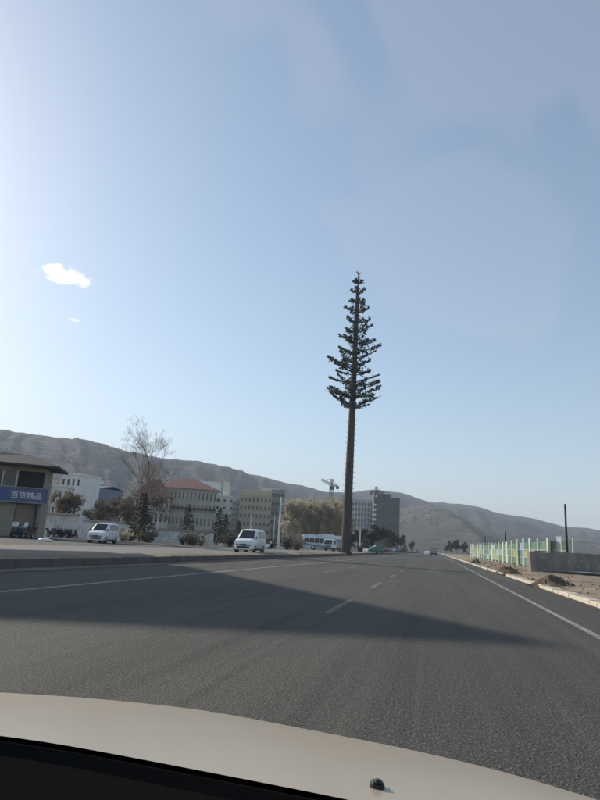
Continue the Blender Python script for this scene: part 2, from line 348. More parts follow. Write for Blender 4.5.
# the paler spur that comes down on the right
spur = [(at(425, 503, 1250)), (at(440, 506, 1150)), (at(452, 513, 1020)), (at(464, 522, 920)), (at(476, 536, 820)), (at(484, 547, 740))]
xs = np.linspace(-420, 260, 150); ys = np.linspace(560, 1500, 160); Xg, Yg = np.meshgrid(xs, ys); Zg = np.full_like(Xg, -40.0)
for a, b in zip(spur[:-1], spur[1:]):
    ab = np.array([b.x - a.x, b.y - a.y]); t = np.clip(((Xg - a.x) * ab[0] + (Yg - a.y) * ab[1]) / (ab @ ab), 0, 1)
    dx, dy = Xg - (a.x + t * ab[0]), Yg - (a.y + t * ab[1]); dd = np.hypot(dx, dy)
    Zg = np.maximum(Zg, a.z + t * (b.z - a.z) - np.where(dx < 0, .24, .55) * dd)
Zg = Zg + 16 * fbm(Xg / 90, Yg / 90, 6, 31); 
tq = np.floor(Zg / 7) * 7 + 7 * smooth01((Zg / 7 - np.floor(Zg / 7)) * 1.7 - .35); Zg = .5 * Zg + .5 * tq
spurm = mat('pale_loess_spur', (0.085, 0.072, 0.057), 0.95, noise=[(0.02, (0.075, 0.066, 0.05), 0.45, 0.6, 0.8, 7), (0.06, (0.16, 0.135, 0.105), 0.55, 0.7, 0.7, 5), (0.2, (0.065, 0.058, 0.044), 0.46, 0.64, 0.6, 4)], spec=0.05)
tag(grid_obj('hill_spur', Xg, Yg, Zg - 1, spurm), kind='structure')

# ------------------------------------------------------------------ the pine-shaped tower
def needle_mesh(L, seed):
    """sprays of needle clumps along a bough of length L that points along +x and lifts at the tip"""
    r = random.Random(seed); mb = MB()
    n = int(17 + 11 * L)
    for i in range(n):
        t = r.uniform(.12, 1.02) ** .8; x = t * L
        wdt = (.16 + .34 * math.sin(min(1, t * 1.05) * math.pi) ** .7) * (0.55 + .2 * L)
        y = r.gauss(0, wdt * .55); z = .10 * L * t * t + r.gauss(-.02, .09) - .10 * abs(y)
        a = math.atan2(y, .6) + r.uniform(-.6, .6); tilt = r.uniform(-.2, .45)
        c = Vector((x, y, z)); sz = r.uniform(.22, .46) * (.72 + .09 * L)
        d = Vector((math.cos(a) * math.cos(tilt), math.sin(a) * math.cos(tilt), math.sin(tilt)))
        for q in range(5):                                   # a tuft: five narrow blades
            dv = (d + Vector((r.uniform(-.8, .8), r.uniform(-.8, .8), r.uniform(-.5, .8)))).normalized()
            s_ = dv.cross(Vector((r.uniform(-1, 1), r.uniform(-1, 1), r.uniform(-.3, 1)))).normalized() * sz * .17
            mb.add([c - s_ * .5, c + dv * sz * .55 - s_, c + dv * sz, c + dv * sz * .55 + s_], [(0, 1, 2, 3)])
    return mb.mesh('needle_spray', pine_needle)
def bough_mesh(L, seed):
    r = random.Random(seed + 99); mb = MB()
    pts = [(0, 0, 0), (.35 * L, r.uniform(-.05, .05), .01 * L), (.7 * L, r.uniform(-.08, .08), .05 * L), (L * 1.03, r.uniform(-.1, .1), .11 * L)]
    mb.tube(pts, [.055 + .014 * L, .045 + .01 * L, .04, .028], 5)
    for k in range(int(2 + 1.4 * L)):
        t = .3 + .6 * r.random(); s_ = r.choice((-1, 1)); b = Vector((t * L, 0, .1 * L * t * t))
        mb.tube([b, b + Vector((.3, s_ * .42, .12)) * (.6 + .16 * L)], [.03, .014], 4)
    return mb.mesh('branch', towerbark)
TB = (345.2, 553.2); TY = 93.0
tz = ZL + .07; tbx = at(345.5, 553, TY).x
ttop = at(358.8, 270, TY)                                     # tip of the photo's tower
TH = 41.2
lean = (ttop.x - tbx) / (ttop.z - tz)
TH = ttop.z - tz
H0 = at(351.5, 407, TY).z - tz                                # lowest boughs
boughs = [(L, needle_mesh(L, i * 7 + 1), bough_mesh(L, i)) for i, L in enumerate((1.0, 1.6, 2.2, 2.8, 3.4, 4.0))]
boughs += [(L, needle_mesh(L, i * 7 + 101), bough_mesh(L, i + 50)) for i, L in enumerate((1.3, 2.0, 3.0, 3.8))]
def make_tower():
    root = empty('pine_tower', (tbx, TY, tz))
    mb = MB(); n = 18; hs = np.linspace(-.35, TH * .985, 40)
    rad = lambda h: .75 * (1 - .66 * (max(h, 0) / TH)) if h < TH * .93 else .10
    mb.tube([(0, 0, h) for h in hs], [rad(h) for h in hs], n); mb.build('trunk', towerbark, root, smooth=True, auto=50)
    fl = MB().tube([(0, 0, -.30), (0, 0, .10)], 1.02, 20).tube([(0, 0, .10), (0, 0, .16)], .96, 20)
    for k in range(12):
        a = k * math.pi / 6; fl.tube([(math.cos(a) * .9, math.sin(a) * .9, .16), (math.cos(a) * .9, math.sin(a) * .9, .26)], .05, 6)
    fl.build('base_flange', darkmetal, root)
    MB().tube([(0, 0, TH * .93), (0, 0, TH * 1.0)], [.09, .02], 6).tube([(.25, 0, TH * .955), (.25, 0, TH * .985)], .03, 5).tube([(-.05, 0, TH * .958), (.28, 0, TH * .958)], .02, 5).build('lightning_rod', darkmetal, root)
    peg = MB().tube([(0, 0, 0), (.30, 0, 0)], .028, 6).tube([(.28, 0, -.01), (.30, 0, .10)], .022, 5).mesh('climbing_peg', darkmetal)
    for k in range(44):
        h = 2.6 + k * .42; s_ = 0 if k % 2 else math.pi
        link('climbing_peg', peg, root, ((rad(h) - .06) * math.cos(s_), 0, h), (0, 0, s_ + .12))
    r = random.Random(12); nw = 14
    for i in range(nw):
        t = i / (nw - 1); h = H0 + (TH * .985 - H0) * t ** .98
        Lw = (4.3 * (1 - t) ** .85 + .42) * r.uniform(.82, 1.06)
        nb = 7 if t < .55 else 6 if t < .8 else 5
        a0 = r.uniform(0, 6.28)
        for k in range(nb):
            a = a0 + 2 * math.pi * k / nb + r.uniform(-.16, .16); Lb = Lw * r.uniform(.55, 1.14)
            L, nm, bmh = min(boughs, key=lambda q: abs(q[0] - Lb) + r.uniform(0, .35)); s_ = Lb / L
            hh = h + r.uniform(-.38, .38) * (1 - .6 * t); pit = -math.radians(r.uniform(6, 22) + 10 * t)
            rr = rad(hh) * .8
            b = link('branch', bmh, root, (rr * math.cos(a), rr * math.sin(a), hh), (0, 0, 0), (s_, s_, s_))
            b.rotation_euler = (0, pit, a)
            tag(link('needle_spray', nm, b), kind='stuff')
    for a, dh, Lb, pit in ((.05, .15, 4.6, 20), (3.10, 1.5, 4.3, 20), (3.3, .5, 4.5, 24), (.15, 4.2, 4.0, 17), (-.1, 2.6, 4.2, 18), (3.0, 6.3, 3.7, 26), (.1, 10.2, 3.2, 17), (3.2, 11.0, 2.9, 24), (3.05, 16.4, 2.2, 18), (.0, 8.0, 3.4, 22)):
        L, nm, bmh = boughs[5]; hh = H0 + dh; s_ = Lb / L
        b = link('branch', bmh, root, (rad(hh) * .8 * math.cos(a), rad(hh) * .8 * math.sin(a), hh), (0, -math.radians(pit), a), (s_, s_ * .55, s_ * .6))
        tag(link('needle_spray', boughs[9][1] if dh > 1 else boughs[8][1], b), kind='stuff')
    root.rotation_euler = (0, math.atan(lean), 0)
    return root
tower = make_tower()
tag(tower, 'very tall pine-shaped mast with bare brown trunk and dark artificial boughs, in the dirt median', 'tower')
# unseen twin, added further left only to cast a shadow band on the road
shadow_twin = copy_tree(tower); sh = Vector((4.6, 45.3)); Ln = TH * 1.08 / math.tan(math.radians(SUN_EL))
shadow_twin.location = (sh.x - math.sin(math.radians(SUN_AZ)) * Ln, sh.y + math.cos(math.radians(SUN_AZ)) * Ln, ZL)
shadow_twin.rotation_euler = (0, 0, 2.1); shadow_twin.scale = (1.08, 1.08, 1.08)
tag(shadow_twin, 'second tall pine-shaped mast added out of view to shade a band of the road', 'tower')

# unseen three-sided board, added left of the view to throw the wedge of shade
def make_shade_billboard():
    Pb = Vector((1.1, 10.95)); hz = 17.5; L = hz / math.tan(math.radians(SUN_EL))
    off = Vector((-math.sin(math.radians(SUN_AZ)) * L, math.cos(math.radians(SUN_AZ)) * L))
    P = Pb + off; Q = P + Vector((-.63, .78)).normalized() * 20; R_ = P + Vector((-.95, -.30)).normalized() * 20
    c = (P + Q + R_) / 3; root = empty('shade_billboard', (c.x, c.y, ZL), 0)
    MB().tube([(0, 0, -.3), (0, 0, hz - .8)], [.75, .6], 18).build('column', galv, root, smooth=True, auto=40)
    bm = mat('shade_billboard_print', (.35, .40, .46), .5, noise=[(.15, (.55, .5, .42), .45, .6, .8, 3)])
    for a, b in ((P, Q), (Q, R_), (R_, P)):
        mid = (a + b) / 2 - c; an = math.atan2(b.y - a.y, b.x - a.x); ln = (b - a).length
        pnl = MB().box(-ln / 2, ln / 2, -.12, .12, -3.0, 0).build('panel', bm, root, (mid.x, mid.y, hz), (0, 0, an))
        MB().box(-ln / 2, ln / 2, -.2, -.122, -3.1, -3.0).box(-ln / 2, ln / 2, -.2, -.122, 0, .1).build('panel_frame', galv, pnl)
        MB().tube([(mid.x, mid.y, hz - 2.6), (0, 0, hz - 1.6)], .12, 6).build('strut', galv, root)
    MB().add([(*(v - c), hz - .05) for v in (P, Q, R_)] + [(*(v - c), hz - .15) for v in (P, Q, R_)], [(0, 1, 2), (5, 4, 3)]).build('roof_deck', galv, root)
    tag(root, 'unseen three-sided board on a steel column, added to cast the wedge of shade on the road', 'shade_billboard')
make_shade_billboard()

# ------------------------------------------------------------------ trees
def bare_tree(name, h, spread, seed, levels=4, up=.55, bark_m=None, twig_m=None, leaf=None, leafn=0, leafs=.25, r0=None, low=.28, n0=9, rmin=0.0):
    r = random.Random(seed); tr = MB(); tw = MB(); tips = []
    r0 = r0 or h * .014
    def grow(p, d, ln, rad, lv):
        pts = [p]; q = p.copy(); dd = d.copy(); ns = 4 if lv < 2 else 3
        for i in range(ns):
            dd = (dd + Vector((r.uniform(-1, 1), r.uniform(-1, 1), r.uniform(-.4, 1) * up)) * (.10 + .05 * lv)).normalized()
            q = q + dd * ln / ns; pts.append(q.copy())
        rads = [max(rad * (1 - .55 * i / ns), rmin) for i in range(ns + 1)]
        (tr if lv < 2 else tw).tube(pts, rads, 6 if lv == 0 else 4 if lv < 2 else 3, cap=False)
        if lv >= levels: tips.append(q); return
        nb = {0: n0, 1: 6, 2: 5}.get(lv, 4)
        for k in range(nb):
            t = r.uniform(low if lv == 0 else .2, 1); i = min(int(t * ns), ns - 1); b = pts[i].lerp(pts[i + 1], t * ns - i)
            a = r.uniform(0, 6.28); side = dd.orthogonal().normalized(); side.rotate(Matrix.Rotation(a, 3, dd))
            nd = (dd * (1 - spread) + side * spread + Vector((0, 0, up * .35))).normalized()
            grow(b, nd, ln * r.uniform(.42, .68) * (1.05 - .35 * t), rads[i] * .52, lv + 1)
    grow(Vector((0, 0, -.2)), Vector((r.uniform(-.04, .04), r.uniform(-.04, .04), 1)).normalized(), h * .72, r0, 0)
    lf = None
    if leafn:
        lf = MB()
        for t in tips:
            for k in range(leafn):
                c = t + Vector((r.gauss(0, .3), r.gauss(0, .3), r.gauss(-.05, .35))) * leafs * 3
                u = Vector((r.uniform(-1, 1), r.uniform(-1, 1), r.uniform(-1, 1))).normalized() * leafs; w = u.orthogonal().normalized() * leafs * r.uniform(.35, .7)
                lf.add([c - u, c - w, c + u, c + w], [(0, 1, 2, 3)])
    top = max(v[2] for v in tr.v + tw.v); k = h / top
    for mb in (tr, tw, lf):
        if mb: mb.v = [(x * k, y * k, z * k) for x, y, z in mb.v]
    return (tr.mesh('trunk', bark_m or bark), tw.mesh('crown', twig_m or twigm), lf.mesh('dry_leaves', leaf) if lf else None)
def put_tree(name, parts, loc, rz, sc, label, cat='tree', group=None):
    root = empty(name, loc, rz); root.scale = sc if isinstance(sc, tuple) else (sc, sc, sc)
    link('trunk', parts[0], root); c = link('crown', parts[1], root)
    if parts[2]: tag(link('dry_leaves', parts[2], c), kind='stuff')
    return tag(root, label, cat, group)
def conifer(h, w, seed):
    r = random.Random(seed); tr = MB().tube([(0, 0, -.2), (0, 0, h * .55), (0, 0, h * .97)], [h * .018, h * .012, .02], 6); cr = MB()
    for i in range(int(26 + h * 6)):
        t = (i + r.random()) / (26 + h * 6); z = h * (.10 + .88 * t); L = w * (1 - t) ** .8 * r.uniform(.6, 1.1) + .12
        a = i * 2.4 + r.uniform(-.3, .3); dv = Vector((math.cos(a), math.sin(a), r.uniform(-.28, .05)))
        tr.tube([(0, 0, z), Vector((0, 0, z)) + dv * L * .9], [.03, .01], 3, cap=False)
        for k in range(int(7 + L * 9)):
            s_ = r.uniform(.15, 1); c = Vector((0, 0, z)) + dv * L * s_ + Vector((r.gauss(0, .12), r.gauss(0, .12), r.gauss(-.03, .08))) * (.4 + L * .5)
            u = (dv + Vector((r.uniform(-.9, .9), r.uniform(-.9, .9), r.uniform(-.7, .3)))).normalized() * r.uniform(.18, .36); v_ = u.orthogonal().normalized() * .085
            cr.add([c - u * .3, c + u * .3 - v_, c + u, c + u * .3 + v_], [(0, 1, 2, 3)])
    return (tr.mesh('trunk', bark), cr.mesh('crown', needle), None)
def shrub(w, h, seed, leaf):
    r = random.Random(seed); st = MB(); lf = MB()
    for i in range(22):
        a = r.uniform(0, 6.28); e = Vector((math.cos(a) * w * .5 * r.uniform(.2, 1), math.sin(a) * w * .5 * r.uniform(.2, 1), h * r.uniform(.6, 1)))
        st.tube([(r.uniform(-.08, .08) * w, r.uniform(-.08, .08) * w, -.08), e * .5 + Vector((0, 0, h * .12)), e], [.03, .02, .008], 3, cap=False)
        for k in range(22):
            t = r.uniform(.15, 1.15); c = Vector((e.x * t, e.y * t, e.z * (t * .8 + .2 * t))) + Vector((r.gauss(0, .13 * w), r.gauss(0, .13 * w), r.gauss(0, .12 * h)))
            u = Vector((r.uniform(-1, 1), r.uniform(-1, 1), r.uniform(-1, 1))).normalized() * .045 * (w + h); w_ = u.orthogonal().normalized() * .018 * (w + h)
            lf.add([c - u, c - w_, c + u, c + w_], [(0, 1, 2, 3)])
    return (st.mesh('stems', twigm), lf.mesh('foliage', leaf))
def put_shrub(parts, loc, rz, sc, label, group=None, name='shrub'):
    root = empty(name, loc, rz); root.scale = (sc, sc, sc); link('stems', parts[0], root); tag(link('foliage', parts[1], root), kind='stuff')
    return tag(root, label, 'shrub', group)

# tall bare poplar
pp = at(151, 420, 80); ph = pp.z - ZL
put_tree('bare_tree', bare_tree('p', ph, .47, 4, 4, .40, r0=.17, n0=20, low=.30, rmin=.009, bark_m=mat('pale_tree_bark', (.20, .165, .125), .9), twig_m=mat('fine_pale_twigs', (.24, .19, .145), .9)), atx(143.5, 80), .4, 1, 'tall bare leafless tree with wide thin crown rising above the red roofed school')
# brown trees behind the walls on the left
brn = [bare_tree('b', 6.0, .5, s, 4, .4, leaf=brownleaf, leafn=2, leafs=.13) for s in (21, 22, 23)]
labs = ['brown leafed tree behind the white wall next to the shop', 'low brown tree between the white block and the blue shed', 'brown tree right behind the dark coping wall, above the parked minivan', 'ragged brown tree behind the parked minivan, under the blue shed', 'brown tree between the blue shed and the tall bare tree', 'wide brown tree left of the dark conifer by the bare tree', 'brown tree crown in front of the red hipped roof wing', 'small brown tree at the foot of the tall bare tree']
for i, (px, top, Y) in enumerate([(57, 489, 92), (69, 492, 96), (90, 498, 88), (101, 500, 95), (113, 495, 100), (124, 497, 92), (150, 488, 112), (133, 503, 105)]):
    p = atx(px, Y); h = at(px, top, Y).z - ZL
    put_tree('brown_tree', brn[i % 3], p, i * 1.3, (h / 6 * 1.15, h / 6 * 1.15, h / 6), labs[i], group='brown trees behind the walls')
# conifers
cons = [conifer(6.4, 1.7, 31), conifer(6.0, 1.5, 32), conifer(6.2, 1.6, 33)]
labs = ['dark conifer at the foot of the tall bare tree', 'conifer growing behind the white wall before the school windows', 'dark conifer beside the cream apartment block', 'dark conifer between the cream apartments and the school', 'low dark conifer behind the minivan on the far carriageway']
for i, (px, top, Y, base) in enumerate([(138.5, 493, 78, 542), (185.5, 502, 108, 540), (217, 507, 95, 544), (224, 514, 99, 544), (237, 519, 105, 544)]):
    p = atx(px, Y); h = at(px, top, Y).z - ZL
    put_tree('conifer', cons[i % 3], p, i, (h / 6.2 * (1.25 if i == 0 else 1.0), h / 6.2 * (1.25 if i == 0 else 1.0), h / 6.2), labs[i], group='dark conifers along the far pavement')
# thicket of poplars keeping their dry leaves
pops = [bare_tree('q', 13, .36, s, 4, .8, bark_m=mat('pale_bark', (.30, .26, .19), .9), twig_m=mat('pale_twigs', (.32, .27, .19), .9), leaf=dryleaf, leafn=2, leafs=.20, low=.06, n0=15) for s in (41, 42, 43, 44)]
k = 0
for row, (Y, n, x0, x1) in enumerate([(150, 8, 289, 338), (165, 8, 287, 340), (182, 8, 289, 341)]):
    for j in range(n):
        px = x0 + (x1 - x0) * (j + .3 * rng.uniform(-1, 1)) / (n - 1); top = 500 + rng.uniform(-3, 4) - row * 1.0 + (px - 287) * .02
        h = at(px, top, Y).z - ZL
        put_tree('poplar_tree', pops[k % 4], atx(px, Y), rng.uniform(0, 6), (h / 13 * 1.05, h / 13 * 1.05, h / 13), 'slender poplar with dry olive leaves in the dense grove behind the coach', group='poplars of the dense grove behind the coach'); k += 1
# dark broad trees in front of the office blocks and beyond
drk = [bare_tree('d', 7, .45, s, 4, .5, leaf=needle, leafn=3, leafs=.24) for s in (51, 52)] + [None]
drk[2] = cons[1]
labs = ['dark round tree right of the tower trunk before the office block', 'dark tree before the gridded office facade, beside the pale street pole', 'dark tree between the gridded office and the green car', 'dark tree in front of the narrow stairwell of the offices', 'dark tree at the corner where the two office blocks meet', 'dark tree before the shaded tall office block', 'bushy dark tree at the right foot of the tall office block', 'dark tree beyond the parked cars on the far verge', 'small dark tree just left of the pale bridge parapet', 'small dark tree at the left end of the pale bridge parapet']
for i, (px, top, Y) in enumerate([(352, 532, 150), (358, 529, 170), (366, 527, 180), (372, 529, 175), (380, 525, 190), (387, 527, 200), (394, 530, 210), (400, 535, 230), (405, 538, 260), (411, 541, 300)]):
    h = max(2.5, at(px, top, Y).z - ZL); d = drk[i % 3]; hh = 7 if i % 3 < 2 else 6.2
    put_tree('dark_tree', d, atx(px, Y), i * 1.1, h / hh, labs[i], group='dark trees before the office blocks')
for i, (px, top, Y) in enumerate([(451, 541, 330), (457, 540, 310), (463, 542, 300), (446, 545, 360)]):
    h = max(2.5, at(px, top, Y).z - .3); put_tree('dark_tree', drk[(0, 1, 0, 1)[i]], (atx(px, Y).x, Y, .2), i * 2.1, h / 7, ['dark tree at the far end of the hoarding fence, second from its end', 'dark tree nearest the far end of the hoarding fence', 'low dark tree touching the far end of the hoarding fence', 'small dark tree where the road meets the foot of the pale spur'][i], group='dark trees at the far end of the fence')
# shrubs along the far pavement
shs = [shrub(2.4, 1.3, 61, brownleaf), shrub(1.8, 1.4, 62, needle), shrub(2.0, 1.2, 63, dryleaf)]
for i, (px, Y, k, sc, lb) in enumerate([(192, 74, 0, 1.15, 'reddish brown shrub before the white wall'), (201, 76, 2, .9, 'small olive shrub beside the reddish shrub before the white wall'), (183, 78, 1, .8, 'small dark shrub at the white wall, left of the reddish shrub'), (146, 76, 0, 1.1, 'brown shrub at the foot of the tall bare tree'), (122, 72, 2, 1.1, 'olive shrub behind the rear of the parked minivan'), (229, 84, 1, 1.3, 'dark shrub behind the nose of the oncoming minivan'), (242, 90, 1, 1.3, 'dark shrub behind the roof of the oncoming minivan'), (271, 92, 1, 1.0, 'dark shrub between the oncoming minivan and the tall white pole'), (288, 94, 1, 1.3, 'dark shrub right of the tall white pole'), (296, 98, 0, 1.2, 'brown shrub left of the coach'), (128, 84, 0, 1.2, 'brown shrub left of the dark conifer'), (360, 132, 1, .9, 'dark shrub on the median beyond the tower')]):
    put_shrub(shs[k], atx(px, Y, ZL), i * .9, sc, lb, 'shrubs along the far pavement')
# far woods on the lower slopes: one mass
hx = {}
def hill_z(x, y):
    a = math.degrees(math.atan2(x, y)); r_ = math.hypot(x, y)
    ia = int(np.argmin(np.abs(np.degrees(A) - a))); ir = int(np.argmin(np.abs(Rr - r_))); z1 = Hh[ir, ia]
    if -420 < x < 260 and 560 < y < 1500:
        z1 = max(z1, Zg[int(np.argmin(np.abs(ys - y))), int(np.argmin(np.abs(xs - x)))] - 1)
    return max(z1, 0)
mb = MB(); r = random.Random(77)
for i in range(5000):
    a = r.uniform(-50, 32); R_ = r.uniform(440, 1150) if i % 4 else r.uniform(440, 750)
    x, y = R_ * math.sin(math.radians(a)), R_ * math.cos(math.radians(a))
    if fbm(np.array([x / 120]), np.array([y / 120]), 3, 5)[0] < -.02: continue
    if abs(x) < 40 and y < 700: continue
    z = hill_z(x, y); h = r.uniform(2.5, 6)
    for k in range(10):
        c = Vector((x + r.gauss(0, h * .28), y + r.gauss(0, h * .28), z + h * r.uniform(.1, 1))); u = Vector((r.uniform(-1, 1), r.uniform(-1, 1), r.uniform(-1, 1))).normalized() * h * .26; w_ = u.orthogonal().normalized() * h * .2
        mb.add([c - u, c - w_, c + u, c + w_], [(0, 1, 2, 3)])
o = mb.build('far_woods', scrub); tag(o, 'scattered dark scrub and trees on the distant hillsides', 'woods', kind='stuff')

# ------------------------------------------------------------------ buildings
def facade(parent, x0, x1, z0, z1, cols, rows, wallm, wf=.5, hf=.5, dep=.25, yf=0.0, pane=glassd, frame=False, sill=False, skip=None, first=0.0, name='window'):
    """wall skin of piers and spandrels at y = yf facing -y, with one recessed window object per opening"""
    cw = (x1 - x0) / cols; rh = (z1 - z0 - first) / rows; ww, wh = cw * wf, rh * hf
    w = MB(); zz = z0
    for rI in range(rows + 1):
        a = zz; b = z0 + first + rI * rh + (rh - wh) * .5 if rI < rows else z1
        w.box(x0, x1, yf, yf + dep, a, b)
        if rI == rows: break
        zz = b + wh; xx = x0
        for cI in range(cols + 1):
            e = x0 + cI * cw + (cw - ww) * .5 if cI < cols else x1
            w.box(xx, e, yf, yf + dep, b, zz); xx = e + ww
    wo_ = w.build('wall_face', wallm, parent)
    pm = MB().box(-ww / 2 - .02, ww / 2 + .02, 0, .04, -wh / 2 - .02, wh / 2 + .02).mesh(name, pane)
    fm = None
    if frame:
        t = min(.07, ww * .07); fm = MB().box(-ww / 2, ww / 2, -.06, 0, -wh / 2, -wh / 2 + t).box(-ww / 2, ww / 2, -.06, 0, wh / 2 - t, wh / 2)
        for q in (-ww / 2, -t / 2, ww / 2 - t): fm.box(q, q + t, -.06, 0, -wh / 2 + t, wh / 2 - t)
        fm = fm.mesh('frame', framew)
    sm = MB().box(-ww / 2 - .1, ww / 2 + .1, -.12, .1, -.08, 0).mesh('sill', framew) if sill else None
    for rI in range(rows):
        for cI in range(cols):
            if skip and (rI, cI) in skip: continue
            o = link(name, pm, parent, (x0 + (cI + .5) * cw, yf + dep * .7, z0 + first + (rI + .5) * rh))
            if fm: link('frame', fm, o)
            if sm: link('sill', sm, o, (0, -dep * .7, -wh / 2))
def hip_roof(parent, x0, x1, y0, y1, z, h, ov, m_, inset=None):
    x0 -= ov; x1 += ov; y0 -= ov; y1 += ov; i = inset or min((x1 - x0), (y1 - y0)) / 2
    if (x1 - x0) >= (y1 - y0): r = [((x0 + i), (y0 + y1) / 2), ((x1 - i), (y0 + y1) / 2)]
    else: r = [((x0 + x1) / 2, y0 + i), ((x0 + x1) / 2, y1 - i)]
    e = [(x0, y0), (x1, y0), (x1, y1), (x0, y1)]
    v = [(*p, z - .25) for p in e] + [(*p, z) for p in e] + [(*p, z + h) for p in r]
    f = [(3, 2, 1, 0), (0, 1, 5, 4), (1, 2, 6, 5), (2, 3, 7, 6), (3, 0, 4, 7)]
    f += [(4, 5, 9, 8), (5, 6, 9), (6, 7, 8, 9), (7, 4, 8)] if (x1 - x0) >= (y1 - y0) else [(4, 5, 8), (5, 6, 9, 8), (6, 7, 9), (7, 4, 8, 9)]
    return MB().add(v, f).build('roof', m_, parent)
redtile = mat('red_roof_tile', (0.24, 0.125, 0.10), .9, noise=[(1.4, (.18, .085, .07), .45, .68, .8, 5), (7, (.33, .18, .15), .5, .75, .5, 4)], bump=(4, .5, 3))
beige = mat('grey_beige_render', (.46, .425, .37), .9, noise=[(.5, (.36, .33, .285), .42, .66, .7, 5)])
cream = mat('cream_render', (.70, .65, .56), .9, noise=[(.4, (.58, .52, .43), .42, .66, .7, 5)])
ochre = mat('ochre_render', (.50, .42, .31), .9, noise=[(.4, (.42, .345, .25), .42, .66, .7, 5)])
greyc = mat('grey_concrete_frame', (.34, .34, .33), .9, noise=[(.3, (.17, .17, .17), .42, .66, .7, 5)])
palec = mat('pale_concrete_frame', (.52, .52, .51), .9, noise=[(.3, (.30, .30, .30), .42, .66, .7, 5)])
darkc = mat('green_scaffold_netting', (.12, .125, .12), .9, noise=[(.2, (.085, .092, .09), .42, .66, .7, 5), (1.5, (.10, .11, .11), .55, .7, .6, 4)])
bluesh = mat('blue_sheet_metal', (.10, .155, .24), .6, noise=[(.6, (.08, .13, .2), .42, .66, .7, 4)])
slate = mat('dark_roof_slate', (.06, .055, .055), .85, noise=[(2, (.04, .037, .037), .4, .7, .7, 4)])

